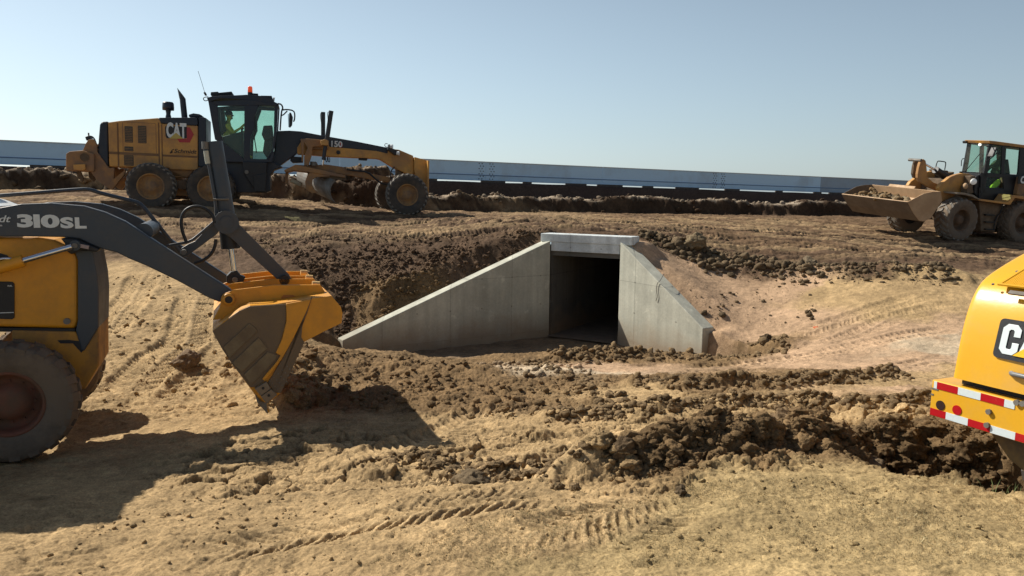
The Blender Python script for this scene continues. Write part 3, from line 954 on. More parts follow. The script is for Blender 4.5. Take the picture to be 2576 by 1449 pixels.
stuff('windrow_clods', 'dry crumbs on top of the windrow behind the road, sunlit paleness painted in', 'loose soil',
      [line_scatter(WIND[2][0], .7, 1300, .02, .13, 5), line_scatter(WIND[0][0], 1.2, 700, .03, .2, 5), line_scatter(WIND[1][0], .9, 700, .02, .11, 5)])
stuff('scattered_crumbs', 'small crumbs of earth strewn over the trampled foreground', 'loose soil',
      [quad_scatter([(0, 1449), (2576, 1449), (2300, 1190), (500, 1210)], 3500, .002, .017, 6), quad_scatter([(800, 880), (1500, 900), (1500, 1060), (900, 1030)], 1500, .012, .06, 4),
       quad_scatter([(250, 1040), (540, 1040), (560, 700), (270, 700)], 500, .008, .05, 4), quad_scatter([(2180, 1150), (2576, 1200), (2576, 1040), (2200, 1040)], 700, .015, .07, 3),
       line_scatter(gp((700, 870), (760, 960), (720, 1030)), .5, 300, .02, .08), quad_scatter([(560, 900), (640, 900), (640, 960), (560, 960)], 60, .03, .09, 2)])

def rock(px_, py_, r_, name, label, cat, col, k):
    x_, y_ = ground_hit(px_, py_)
    z_ = float(H(np.array([[x_]]), np.array([[y_]]))[0, 0])
    o = clods(name, np.array([0.0]), np.array([y_]), np.array([r_]), np.array([0.0]), np.array([col]), .6)
    for v in o.data.vertices: v.co.y -= y_
    o.location = (x_, y_, z_ + r_ * .35)
    return tag(o, label, cat)


rock(472, 930, .13, 'dirt_boulder', 'single dark brown lump of earth on pale ground left of the excavator bucket', 'dirt lump', (.21, .145, .09), 0)
rock(2037, 684, .17, 'dirt_boulder', 'rounded pale lump at the right end of the rubble along the road edge', 'dirt lump', (.26, .20, .13), 1)
rock(1742, 640, .24, 'dirt_boulder', 'big rounded lump at the road edge just right of the culvert', 'dirt lump', (.20, .15, .09), 2)
rock(1560, 1192, .085, 'dirt_boulder', 'big dark clod at the left tip of the clod ridge beside the lawn', 'dirt lump', (.17, .115, .065), 3)
rock(1985, 1085, .13, 'dirt_boulder', 'upright square clod standing on the crest of the clod ridge', 'dirt lump', (.22, .15, .085), 4)
rock(1712, 1250, .045, 'dirt_boulder', 'fist-sized dark clod lying alone on the trampled lawn edge', 'dirt lump', (.14, .10, .06), 5)
rock(1925, 862, .14, 'dirt_boulder', 'dark clod heap at the right end of the low ridge before the wing wall', 'dirt lump', (.12, .085, .05), 6)
rock(2185, 1120, .17, 'dirt_boulder', 'tall pale-topped block of earth nearest the trench in the clod ridge', 'dirt lump', (.22, .16, .10), 7)
rock(1190, 1222, .10, 'dirt_boulder', 'broken slab of crust tilted up on the cracked ground in the middle foreground', 'dirt lump', (.22, .16, .095), 8)
_x, _y = ground_hit(2050, 829)
_m = MB().add([(0, 0, 0), (.10, .02, .01), (.11, .06, .02), (.05, .08, .01), (-.02, .05, .02), (.05, .04, .03)], [[0, 1, 5], [1, 2, 5], [2, 3, 5], [3, 4, 5], [4, 0, 5]])
_o = _m.build('plastic_scrap', paint('orange plastic', (.75, .16, .06), .5, .05))
_o.location = (_x, _y, float(H(np.array([[_x]]), np.array([[_y]]))[0, 0]) + .02)
_sd = _o.modifiers.new('thick', 'SOLIDIFY'); _sd.thickness = .006
tag(_o, 'small crumpled orange scrap of plastic on the pinkish slope', 'litter')


def blades(name, label, quads, n, h0, h1, wd, mat, lie=.0):
    vs, fs = [], []
    xs, ys = [], []
    for poly, m in quads:
        g = np.array(gp(*poly)); a = rng.uniform(0, 1, m)[:, None]; b = rng.uniform(0, 1, m)[:, None]
        q = (g[0] * (1 - a) + g[1] * a) * (1 - b) + (g[3] * (1 - a) + g[2] * a) * b
        k = gnoise(q[:, 0] * 2.2, q[:, 1] * 2.2, 400) + .6 * gnoise(q[:, 0] * 7, q[:, 1] * 7, 401) > rng.uniform(-.5, .3, m)
        xs.append(q[k, 0]); ys.append(q[k, 1])
    xs = np.concatenate(xs); ys = np.concatenate(ys); zs = H(xs, ys)
    for x, y, z in zip(xs, ys, zs):
        h = h0 + (h1 - h0) * random.random() ** 2; a = random.uniform(0, 6.28)
        tilt = random.uniform(.2, 1.2) + lie; dx, dy = math.cos(a), math.sin(a)
        w_ = wd * random.uniform(.6, 1.3)
        p1 = (x + dx * h * .5 * math.sin(tilt * .7), y + dy * h * .5 * math.sin(tilt * .7), z + h * .5 * math.cos(tilt * .7) + .002)
        p2 = (x + dx * h * math.sin(tilt), y + dy * h * math.sin(tilt), z + max(.003, h * math.cos(tilt)))
        b = len(vs)
        vs += [(x - dy * w_, y + dx * w_, z - .003), (x + dy * w_, y - dx * w_, z - .003), (p1[0] + dy * w_ * .7, p1[1] - dx * w_ * .7, p1[2]), (p1[0] - dy * w_ * .7, p1[1] + dx * w_ * .7, p1[2]), p2]
        fs += [[b, b + 1, b + 2, b + 3], [b + 3, b + 2, b + 4]]
    me = bpy.data.meshes.new(name); me.from_pydata(vs, [], fs); me.materials.append(mat)
    o = bpy.data.objects.new(name, me); COL.objects.link(o)
    return tag(o, label, 'grass', None, 'stuff')


LAWN = [([(1250, 1449), (2576, 1449), (2576, 1290), (1500, 1270)], 26000), ([(1500, 1270), (2576, 1290), (2500, 1215), (1800, 1225)], 7000), ([(900, 1449), (1300, 1449), (1500, 1270), (1200, 1330)], 5000)]
blades('dry_grass', 'short dry trampled grass over the lawn in the lower right', LAWN, 0, .006, .022, .0011, paint('dry grass', (.40, .31, .16), .8, .3, (.24, .22, .09), 6.0), .25)
blades('straw', 'scattered bits of pale straw on the bare ground', [([(0, 1449), (2576, 1449), (2400, 1230), (300, 1200)], 900)], 0, .02, .06, .0012, paint('straw', (.60, .50, .27), .7, .1), .4)
blades('green_weeds', 'sparse green blades among the clods at the edge of the trench', [([(2440, 1225), (2576, 1262), (2576, 1235), (2440, 1205)], 260)], 0, .05, .16, .003, paint('weed green', (.12, .17, .05), .7, .2), -.1)

# ------------------------------------------------------------------ culvert
CON = concrete('cast concrete', (.50, .495, .41), .22)
CONW = concrete('pale cast concrete', (.62, .66, .66), .30)


def P3(p2, z): return (float(p2[0]), float(p2[1]), float(z))


def wall_mesh(p, q, out, th, zp_, zq_, zb, lip=0.0):
    """upright wall from p to q, its visible face on the line pq, thickness th towards -out"""
    m = MB()
    o = -out * th
    a = [P3(p, zb), P3(q, zb), P3(q, zq_), P3(p, zp_)]
    b = [P3(p + o, zb), P3(q + o, zb), P3(q + o, zq_), P3(p + o, zp_)]
    m.add(a + b, [[0, 1, 2, 3], [7, 6, 5, 4], [0, 4, 5, 1], [1, 5, 6, 2], [2, 6, 7, 3], [3, 7, 4, 0]])
    return m


def fix_normals(o):
    import bmesh
    bm = bmesh.new(); bm.from_mesh(o.data); bmesh.ops.recalc_face_normals(bm, faces=bm.faces); bm.to_mesh(o.data); bm.free()
    return o


culv = empty('box_culvert', Matrix.Translation((0, 0, 0)))
tag(culv, 'pale concrete box culvert with a dark square opening and two sloping wing walls', 'culvert')
zb = FLOOR_Z - .5
fix_normals(wall_mesh(A2 + hdir * .0, L2 + ldir * .02, lnorm, WT, A3[2], L3[2], zb).build('wing_wall', CON, culv, .012))
tag(culv.children[-1], 'long shaded wing wall sloping down beside the excavator bucket')
m = wall_mesh(B2 + rdir * .02, R2, rnorm, WT, B3[2], R3[2] + .04, zb)
o_ = fix_normals(m.build('wing_wall', CON, culv, .012)); o_['label'] = 'short sunlit wing wall'
culv.children[0]['label'] = 'long shaded wing wall'
# end block of the lit wing
# head wall: cap beam, recessed slab edge, barrel
wd = float(np.linalg.norm(B2 - A2))
capt = float(at_depth(1480, 590.5, 15.95).z); capb = float(at_depth(1470, 634, 15.95).z)
slabb = float(at_depth(1470, 646, 15.95).z)
c0 = A2 - hdir * .24; c1 = B2 + hdir * .26
fix_normals(wall_mesh(c0, c1, hout, .42, capt, capt, A3[2] - .02).build('head_wall', CONW, culv, .012))
fix_normals(wall_mesh(A2 + hdir * .004 + hout * -.02, B2 - hdir * .004 + hout * -.02, hout, .4, A3[2] - .02, A3[2] - .02, capb).build('lintel', CONW, culv, .006))
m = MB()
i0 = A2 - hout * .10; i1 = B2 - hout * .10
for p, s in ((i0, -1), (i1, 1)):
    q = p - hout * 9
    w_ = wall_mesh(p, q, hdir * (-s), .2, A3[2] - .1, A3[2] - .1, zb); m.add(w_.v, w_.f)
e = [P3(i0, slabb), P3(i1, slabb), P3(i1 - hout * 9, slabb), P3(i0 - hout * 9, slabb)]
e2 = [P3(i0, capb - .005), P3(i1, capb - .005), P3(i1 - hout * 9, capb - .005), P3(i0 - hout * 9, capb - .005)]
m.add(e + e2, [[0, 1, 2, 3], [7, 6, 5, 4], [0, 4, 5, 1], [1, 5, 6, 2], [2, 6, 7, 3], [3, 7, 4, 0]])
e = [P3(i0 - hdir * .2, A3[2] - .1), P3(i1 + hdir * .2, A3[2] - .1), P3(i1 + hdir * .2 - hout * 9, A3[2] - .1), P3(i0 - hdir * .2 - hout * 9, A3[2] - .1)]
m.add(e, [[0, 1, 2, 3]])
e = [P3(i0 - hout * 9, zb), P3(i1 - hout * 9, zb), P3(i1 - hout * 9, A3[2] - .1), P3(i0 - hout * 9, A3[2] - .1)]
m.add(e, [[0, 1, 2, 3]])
fix_normals(m.build('barrel', concrete('shade painted barrel concrete', (.13, .125, .11), .2), culv))  # gloom inside the barrel is put into its darkened concrete colour
m = MB()
e = [P3(i0 + hout * .2, FLOOR_Z - .01), P3(i1 + hout * .2, FLOOR_Z - .01), P3(i1 - hout * 9, FLOOR_Z - .01), P3(i0 - hout * 9, FLOOR_Z - .01)]
m.add(e, [[0, 1, 2, 3]])
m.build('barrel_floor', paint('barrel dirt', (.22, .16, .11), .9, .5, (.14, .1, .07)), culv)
# bent wire hanging over the lit wing wall
wz = lambda x_, y_, dpt: tuple(at_depth(x_, y_, dpt))
fwr = []
for (x_, y_) in ((1655, 697), (1664, 700), (1660, 707), (1653, 712), (1651, 730), (1654, 745), (1650, 757)):
    # on the plane of the wing face, a finger's width in front
    d_ = ray(x_, y_); n3 = Vector((rnorm[0], rnorm[1], 0)); p0 = Vector((B2[0], B2[1], 0)) + n3 * .02
    t_ = (p0 - EYE).dot(n3) / d_.dot(n3); fwr.append(EYE + d_ * t_)
fwr[0] = fwr[0] - Vector((rnorm[0], rnorm[1], 0)) * .14 + Vector((0, 0, .05))
w = MB().tube(fwr, .006, 6, 1).build('tie_wire', paint('old wire', (.12, .11, .10), .6, .2))
tag(w, 'thin bent tie wire hanging over the sunlit wing wall', 'wire')

# ------------------------------------------------------------------ steel barrier on top of the bank
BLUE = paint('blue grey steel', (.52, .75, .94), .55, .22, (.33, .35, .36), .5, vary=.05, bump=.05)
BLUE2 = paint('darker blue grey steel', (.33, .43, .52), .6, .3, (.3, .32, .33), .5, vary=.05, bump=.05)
STRIPE = paint('dark blue stripe', (.10, .20, .38), .6, .15, (.3, .35, .4), 1.0)
LIP = paint('white steel lip', (.75, .77, .78), .5, .1)
bar_u = Vector((BAR1.x - BAR0.x, BAR1.y - BAR0.y, BAR1.z - BAR0.z))
BF = Frame(BAR0, bar_u)
bar = empty('steel_barrier', BF.m)
tag(bar, 'long low blue-grey steel barrier running along the top of the dark bank', 'barrier')
BH = 1.07
js = [-22] + [BF.pt(a, 440)[0] for a in (-190, 600, 855, 1222, 1515, 1808, 2066)] + [BF.pt(2280, 480)[0], BF.pt(2560, 480)[0], BF.pt(2900, 490)[0]]
sh = MB()
for k, (a, b) in enumerate(zip(js[:-1], js[1:])):
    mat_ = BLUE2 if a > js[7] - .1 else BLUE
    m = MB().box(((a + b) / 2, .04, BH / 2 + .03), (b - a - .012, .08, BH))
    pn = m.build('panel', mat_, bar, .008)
    s = MB().box(((a + b) / 2, -.012, .03 + BH * .30), (b - a - .02, .016, .05)).build('stripe', STRIPE, pn)
    MB().box(((a + b) / 2, .02, .03 + BH + .017), (b - a - .012, .16, .03)).build('top_rail', LIP, pn)
    if k in (3, 5, 9):
        for i in range(7):
            for sx in (-.42, -.24, .24, .42):
                MB().cyl((b + sx + .08 * (i % 2), -.001, .14 + i * .145), (b + sx + .08 * (i % 2), -.03, .14 + i * .145), .03, n=8).build('bolt', paint('bolt dark', (.06, .08, .12), .5, .2), pn)
x_ = js[0] + .5
while x_ < js[-1]:
    ln = random.uniform(.5, 2.0)
    MB().box((x_, .05, .0), (ln, .12, .12)).build('bearing_block', paint('bearing block', (.09, .07, .06), .8, .4), bar)
    x_ += ln / 2 + random.uniform(1.0, 3.6)

# ------------------------------------------------------------------ shared machine materials
DUST = (.26, .17, .105)
YEL = paint('machine yellow dusty', (.68, .34, .07), .5, .55, (.38, .21, .10), 1.6, vary=.08)
YELM = paint('machine yellow muddy', (.46, .22, .06), .6, .65, (.25, .15, .09), 2.2, vary=.1)
YELC = paint('machine yellow clean', (.80, .42, .025), .30, .20, (.60, .34, .09), 3.0, vary=.05, bump=.06, coat=.25)
ORA = paint('backhoe yellow', (.72, .31, .016), .40, .36, (.40, .20, .05), 2.5, vary=.06, bump=.05)
SLATE = paint('dark slate paint', (.046, .060, .078), .45, .32, (.12, .105, .09), 2.5, vary=.08, bump=.04)
NAVY = paint('black paint', (.014, .020, .034), .40, .22, (.09, .075, .06), 2.0, vary=.1, bump=.04)
BLK = paint('black plastic', (.012, .013, .016), .5, .2, (.08, .07, .055), 3.0, vary=.1)
IRON = paint('bare worn steel', (.20, .19, .17), .6, .45, (.15, .12, .09), 3.5, metal=.15)
MUD = paint('mud caked steel', (.17, .12, .075), .8, .6, (.105, .070, .042), 4.0, bump=.6)
TYRE = paint('dusty tyre rubber', (.030, .029, .028), .75, .55, (.11, .085, .062), 3.0, bump=.3)
TYREB = paint('dirty tyre rubber', (.075, .060, .046), .88, .85, (.18, .135, .095), 3.0, bump=.5)
TREAD = paint('mud polished tread', (.16, .145, .125), .6, .5, (.22, .19, .15), 5.0, bump=.3)
RIM = paint('dusty yellow rim', (.40, .21, .06), .6, .6, (.20, .13, .08), 4.0)
CHROME = paint('chrome rod', (.75, .75, .78), .12, .06, (.3, .27, .22), 6.0, metal=1.0, bump=0)
GL = glass('green cab glass', (.80, .93, .87), .08)
MIRR = paint('mirror glass', (.5, .55, .58), .05, .05, metal=1.0, bump=0)
WHT = paint('white lettering', (.72, .75, .74), .5, .1, (.5, .45, .38))
RED = paint('red lettering', (.42, .03, .035), .45, .15, (.3, .12, .08))
DKTXT = paint('dark lettering', (.05, .035, .025), .6, .1)
GRILL = paint('grille mesh', (.06, .055, .045), .7, .5, (.14, .11, .07), 30.0, bump=.5)
SKIN = paint('skin', (.35, .19, .13), .5, .0, bump=0)
SHIRT = paint('yellow work shirt', (.85, .72, .10), .8, .1, (.3, .25, .1), bump=.2)
HIVIS = paint('high visibility vest', (.55, .75, .03), .8, .05, (.3, .4, .1), bump=.2)
TROU = paint('dark trousers', (.02, .025, .035), .85, .1, bump=.2)
HAIR = paint('dark cap', (.02, .017, .015), .8, .05)


def emis(name, col, s):
    m, nt, b = newmat(name)
    b.inputs['Base Color'].default_value = (*col, 1); b.inputs['Roughness'].default_value = .25
    if s: b.inputs['Emission Color'].default_value = (*col, 1); b.inputs['Emission Strength'].default_value = s
    return m


BEACON = emis('orange beacon lens', (.85, .10, .03), .35)
LAMPM = emis('lamp glass', (.7, .72, .72), 0)
REDT = paint('red reflective tape', (.48, .012, .018), .25, .05, (.4, .2, .1), bump=0)
WHTT = paint('white reflective tape', (.70, .78, .80), .25, .06, (.5, .45, .35), bump=0)


def tyre(parent, c, Rr, wdt, rr, n=24, side=-1, style='chevron', tm=None, rim=None, treadm=None, hub=.42, name='wheel', dish=.0):
    """wheel empty > tyre, tread, rim; side = -1 shows its outer face to -v"""
    w = empty(name, Matrix.Translation(c), parent)
    h = wdt / 2; b = Rr * .045
    R0 = Rr - b
    prof = [(rr, -h * .78), (rr + .02, -h * .86), (rr + (R0 - rr) * .35, -h * 1.0), (rr + (R0 - rr) * .7, -h * 1.02), (R0 - .03 * Rr, -h * .93), (R0 - .004, -h * .80), (R0, -h * .4), (R0, h * .4), (R0 - .004, h * .8),
            (R0 - .03 * Rr, h * .93), (rr + (R0 - rr) * .7, h * 1.02), (rr + (R0 - rr) * .35, h), (rr + .02, h * .86), (rr, h * .78)]
    ty = MB().lathe(prof, (0, 0, 0), 64).build('tyre', tm or TYRE, w)
    t = MB()
    for i in range(n):
        for sgn in (-1, 1):
            a0 = 2 * math.pi * (i + (.5 if sgn > 0 else 0)) / n
            if style == 'chevron': av = [(.04, .0, 1), (.55, .5, 1), (.98, .95, .93)]
            elif style == 'block': av = [(.10, .0, 1), (.50, .12, 1), (1.0, .22, .93)]
            else: av = [(.02, .0, 1), (.5, .1, 1), (1.02, .15, .92)]
            hw_ = math.pi / n * (.50 if style != 'block' else .62)
            vs = []
            for (q, sh_, rad) in av:
                a = a0 + sh_ * 2 * math.pi / n * .9
                for (da, r_) in ((-hw_, R0 * rad - .03 * Rr), (-hw_ * .8, Rr * rad), (hw_ * .8, Rr * rad), (hw_, R0 * rad - .03 * Rr)):
                    vs.append((r_ * math.cos(a + da), sgn * q * h, r_ * math.sin(a + da)))
            fs = []
            for k in range(2):
                for j in range(3):
                    fs.append([k * 4 + j, k * 4 + j + 1, k * 4 + 5 + j, k * 4 + 4 + j])
            fs += [[3, 2, 1, 0], [8, 9, 10, 11]]
            t.add(vs, fs)
    t.build('tread', treadm or tm or TYRE, w)
    s = side
    rp = [(rr * 1.04, s * h * .80), (rr * 1.0, s * h * .86), (rr * .93, s * h * .80), (rr * .88, s * h * .35), (rr * .84, s * h * (.30 + dish)), (rr * hub * 1.25, s * h * (.34 + dish)), (rr * hub, s * h * .66), (rr * hub * .5, s * h * .72), (.001, s * h * .72)]
    rm = MB().lathe(rp, (0, 0, 0), 40)
    for i in range(12):
        a = 2 * math.pi * i / 12
        q = Vector((math.cos(a) * rr * .66, 0, math.sin(a) * rr * .66))
        rm.cyl(q + Vector((0, s * h * (.30 + dish), 0)), q + Vector((0, s * h * (.44 + dish), 0)), rr * .035, n=6)
    rm.build('rim', rim or RIM, w)
    MB().cyl((0, -s * h * .7, 0), (0, -s * h * .5, 0), rr * 1.0, n=32).build('inner_rim', BLK, w)
    return w


def textm(name, s, fr_par, pos, height, mat, bold=.0, sx=1.0, shear=0.0, depth=.006, back=None, along=(1, 0, 0), up=(0, 0, 1), vn=None, space=1.0):
    """lettering as a mesh, lower left corner at pos, on a face whose axes are along and up"""
    cu = bpy.data.curves.new(name, 'FONT')
    cu.body = s; cu.size = 1.0; cu.offset = bold; cu.shear = shear; cu.extrude = .5; cu.space_character = space
    cu.resolution_u = 4
    to = bpy.data.objects.new('tmp_text', cu); COL.objects.link(to)
    bpy.context.view_layer.update()
    me = bpy.data.meshes.new_from_object(to.evaluated_get(bpy.context.evaluated_depsgraph_get()))
    bpy.data.objects.remove(to)
    al, u_ = Vector(along).normalized(), Vector(up).normalized()
    nn = al.cross(u_).normalized()
    co = np.array([tuple(v.co) for v in me.vertices])
    co[:, :2] -= co[:, :2].min(0)
    k = height / co[:, 1].max()
    for v, c in zip(me.vertices, co):
        v.co = Vector(pos) + al * (c[0] * k * sx) + u_ * (c[1] * k) + nn * (c[2] * 2 * depth)
    me.materials.append(mat); me.name = name
    o = bpy.data.objects.new(name, me); COL.objects.link(o); o.parent = fr_par
    o['w'] = 0.0
    del o['w']
    return o, co[:, 0].max() * k * sx


def rounded(x0, z0, x1, z1, r=.03, n=3):
    out = []
    for cx, cz, a0 in ((x1 - r, z0 + r, -90), (x1 - r, z1 - r, 0), (x0 + r, z1 - r, 90), (x0 + r, z0 + r, 180)):
        for i in range(n + 1):
            a = R(a0 + 90 * i / n); out.append((cx + r * math.cos(a), cz + r * math.sin(a)))
    return out


def person(parent_m, pts, rad, name='person', label='', body_mat=SHIRT, parts=()):
    """one continuous skinned body; pts = {joint: position}, edges by name"""
    keys = list(pts.keys()); idx = {k: i for i, k in enumerate(keys)}
    E = [('pelvis', 'belly'), ('belly', 'chest'), ('chest', 'neck'), ('neck', 'jaw'), ('jaw', 'head'), ('head', 'crown')]
    for s in ('l', 'r'):
        E += [('chest', s + 'sh'), (s + 'sh', s + 'el'), (s + 'el', s + 'wr'), (s + 'wr', s + 'ha'), ('pelvis', s + 'hip'), (s + 'hip', s + 'kn'), (s + 'kn', s + 'an'), (s + 'an', s + 'to')]
        for f in range(1, 5): E.append((s + 'ha', s + 'f%d' % f))
    for s in ('l', 'r'):
        d = (Vector(pts[s + 'ha']) - Vector(pts[s + 'wr'])).normalized()
        for f in range(1, 5):
            o = Vector((0, (f - 2.5) * .022, 0))
            pts[s + 'f%d' % f] = tuple(Vector(pts[s + 'ha']) + d * (.06 - .008 * abs(f - 2)) + o + Vector((0, 0, -.02 if f > 1 else .03)))
            rad[s + 'f%d' % f] = .010
    keys = list(pts.keys()); idx = {k: i for i, k in enumerate(keys)}
    me = bpy.data.meshes.new(name)
    me.from_pydata([pts[k] for k in keys], [(idx[a], idx[b]) for a, b in E], [])
    o = bpy.data.objects.new(name, me); COL.objects.link(o)
    o.matrix_world = parent_m
    sk = o.modifiers.new('skin', 'SKIN')
    for k in keys:
        r_ = rad.get(k, rad.get(k[1:], .05))
        me.skin_vertices[0].data[idx[k]].radius = (r_, r_)
    me.skin_vertices[0].data[idx['pelvis']].use_root = True
    sk.use_smooth_shade = True
    sb = o.modifiers.new('sub', 'SUBSURF'); sb.levels = 2; sb.render_levels = 2
    me.materials.append(body_mat)
    tag(o, label, 'person')
    return o


RADS = dict(pelvis=.15, belly=.15, chest=.17, neck=.055, jaw=.075, head=.10, crown=.085, sh=.075, el=.05, wr=.033, ha=.035, hip=.10, kn=.065, an=.045, to=.04)


def seated(x, z, v, f=1):
    """joints of a person seated at (x, z) facing f along u"""
    p = dict(pelvis=(x, v, z), belly=(x - .02 * f, v, z + .18), chest=(x - .02 * f, v, z + .42), neck=(x + .0 * f, v, z + .60), jaw=(x + .03 * f, v, z + .68), head=(x + .03 * f, v, z + .77), crown=(x + .01 * f, v, z + .84))
    for s, k in (('l', 1), ('r', -1)):
        p[s + 'sh'] = (x, v + k * .19, z + .46); p[s + 'el'] = (x + .17 * f, v + k * .24, z + .22); p[s + 'wr'] = (x + .40 * f, v + k * .17, z + .32); p[s + 'ha'] = (x + .47 * f, v + k * .16, z + .34)
        p[s + 'hip'] = (x + .05 * f, v + k * .10, z); p[s + 'kn'] = (x + .45 * f, v + k * .14, z + .05); p[s + 'an'] = (x + .52 * f, v + k * .14, z - .38); p[s + 'to'] = (x + .66 * f, v + k * .14, z - .42)
    return p


def dress(o, p, f, v, cap=HAIR):
    """head, cap and trousers pieces shown over the body"""
    h = Vector(p['head'])
    m = MB().sphere(h + Vector((0, 0, .0)), .098, 12, (1.0, .85, 1.18))
    m.sphere(h + Vector((.105 * f, 0, -.01)), .018, 6, (1, .8, 1.4))             # nose
    m.sphere(h + Vector((.05 * f, 0, -.085)), .05, 8, (1, .8, .8))                # chin
    for k in (-1, 1): m.sphere(h + Vector((0, .085 * k, -.01)), .025, 6, (.7, .4, 1.2))
    m.build('head', SKIN, o)
    c = MB().sphere(h + Vector((-.012 * f, 0, .04)), .108, 12, (1.0, .9, .95))
    c.build('hair', cap, o)
    e = MB()
    for k in (-1, 1): e.sphere(h + Vector((.088 * f, .035 * k, .012)), .012, 6)
    e.build('eyes', HAIR, o)
    t = MB()
    for s in 'lr':
        t.tube([p[s + 'hip'], p[s + 'kn'], p[s + 'an']], .095, 10, 2)
    t.build('trousers', TROU, o)


def block_c(x, z, w, h, t):
    """heavy block C with cut corners, open to the right"""
    c = min(w, h) * .24
    return [(x + c, z), (x + w - c, z), (x + w, z + c), (x + w, z + h * .40), (x + w - t, z + h * .40), (x + w - t, z + t * 1.05), (x + w - t * 1.2, z + t * .82), (x + t * 1.2, z + t * .82), (x + t, z + t * 1.05),
            (x + t, z + h - t * 1.05), (x + t * 1.2, z + h - t * .82), (x + w - t * 1.2, z + h - t * .82), (x + w - t, z + h - t * 1.05), (x + w - t, z + h * .60), (x + w, z + h * .60), (x + w, z + h - c), (x + w - c, z + h), (x + c, z + h), (x, z + h - c), (x, z + c)]


# ------------------------------------------------------------------ motor grader
gO = at_depth(378, 527, 20.8)
gth = R(15.5)
gu = Vector((math.cos(gth), math.sin(gth), 0))
GF = Frame(gO, gu)
_f = at_depth(1025, 544.5, 22.65)
gu = Vector((gu.x, gu.y, (_f.z - gO.z) / math.dist(_f[:2], gO[:2])))
GF = Frame(gO, gu, roll=.0)
GR = empty('motor_grader', GF.m)
tag(GR, 'big dusty yellow and black motor grader working on the dirt road', 'motor grader')
P = GF.poly
NV, FV = .62, 1.88            # sides of the engine enclosure
CV = 1.25                     # centre line


def gwheel(xy, r, v, side, w=.42, treadm=None):
    c = GF.p3('d', xy[0], xy[1], v if side < 0 else v)
    return c


R1 = .645
c1 = GF.p3('d', 378, 467.5, 0.0); c2 = GF.p3('d', 530, 474.0, 0.0); c3 = GF.p3('d', 1025, 493.5, 0.08)
for c, tr in ((c1, TREAD), (c2, TYRE)):
    c.z = R1 - .02 + (0 if c is c1 else .0)
    tyre(GR, (c.x, .20, c.z), R1, .40, .345, 26, -1, 'chevron', TYRE, RIM, tr)
    tyre(GR, (c.x, 2.32, c.z), R1, .40, .345, 26, 1, 'chevron', TYRE, RIM, TREAD)
c3.z = .635
tyre(GR, (c3.x, .22, c3.z), .635, .38, .315, 26, -1, 'chevron', TYRE, RIM, TREAD)
wf = tyre(GR, (c3.x - .12, 2.28, c3.z), .635, .38, .315, 26, 1, 'chevron', TYRE, RIM, TREAD)
# tandem cases
for v in (.48, 1.95):
    MB().prism([(c1.x - .15, c1.z - .14), (c1.x + .2, c1.z - .24), (c2.x - .2, c2.z - .24), (c2.x + .15, c2.z - .14), (c2.x + .15, c2.z + .14), (c2.x - .2, c2.z + .2), (c1.x + .2, c1.z + .2), (c1.x - .15, c1.z + .14)], v, v + .13).build('tandem_case', YELM, GR, .02)
MB().cyl(((c1.x + c2.x) / 2, .3, c1.z + .08), ((c1.x + c2.x) / 2, 2.2, c1.z + .08), .14).build('rear_axle', MUD, GR)
# engine enclosure
hood = MB().prism(P('z2', [(588, 478), (700, 462), (1105, 432), (1130, 470), (1130, 490), (1507, 512), (1507, 968), (1230, 962), (1210, 945), (600, 930)], NV), NV, FV).build('engine_hood', YEL, GR, .03, 3)
MB().prism(P('z2', [(500, 500), (522, 470), (585, 466), (590, 930), (545, 900), (478, 810), (490, 620)], NV), NV + .03, FV - .03).build('radiator_guard', NAVY, GR, .04, 3)
MB().prism(P('z2', [(1108, 430), (1500, 428), (1508, 490), (1500, 512), (1250, 500), (1130, 487)], NV), NV - .015, FV + .015).build('hood_cap', NAVY, GR, .02)
MB().prism(P('z2', [(1512, 425), (1590, 430), (1592, 930), (1512, 930)], NV), NV + .02, FV - .02).build('cooling_tower', NAVY, GR, .02)
for r_ in ((762, 520, 842, 682), (898, 515, 980, 690), (757, 727, 848, 772), (755, 815, 850, 918)):
    a = GF.pt(*px('z2', r_[0], r_[3]), NV); b = GF.pt(*px('z2', r_[2], r_[1]), NV)
    m = MB().prism(rounded(a[0], a[1], b[0], b[1], .02), NV - .004, NV + .02); m.build('vent', GRILL, hood)
    l = MB()
    for k in range(int((b[1] - a[1]) / .045)):
        z_ = a[1] + .03 + k * .045
        l.box(((a[0] + b[0]) / 2, NV - .008, z_), (b[0] - a[0] - .03, .008, .012))
    l.build('louvre', YELM, hood)
a = GF.pt(*px('z2', 742, 800), NV); b = GF.pt(*px('z2', 1080, 488), NV)
MB().ring(rounded(a[0], a[1], b[0], b[1], .04), .012, NV - .006, NV + .001).build('door', YELM, hood)
for (x0, y0, x1, y1) in ((690, 485, 694, 930), (1108, 480, 1113, 945), (1140, 500, 1144, 930), (1140, 822, 1505, 826), (600, 798, 1105, 802)):
    a = GF.pt(*px('z2', x0, y1), NV); b = GF.pt(*px('z2', x1, y0), NV)
    MB().box(((a[0] + b[0]) / 2, NV - .001, (a[1] + b[1]) / 2), (max(.008, b[0] - a[0]), .006, max(.008, b[1] - a[1]))).build('panel_seam', paint('brown panel seam', (.20, .10, .04), .7, .3), hood)  # panel joints drawn as thin brown strips
MB().prism(P('z2', [(800, 945), (1470, 965), (1395, 1045), (1280, 1040), (1200, 960), (900, 1060), (760, 1030)], .7), .7, 1.8).build('rear_frame', YELM, GR, .01)
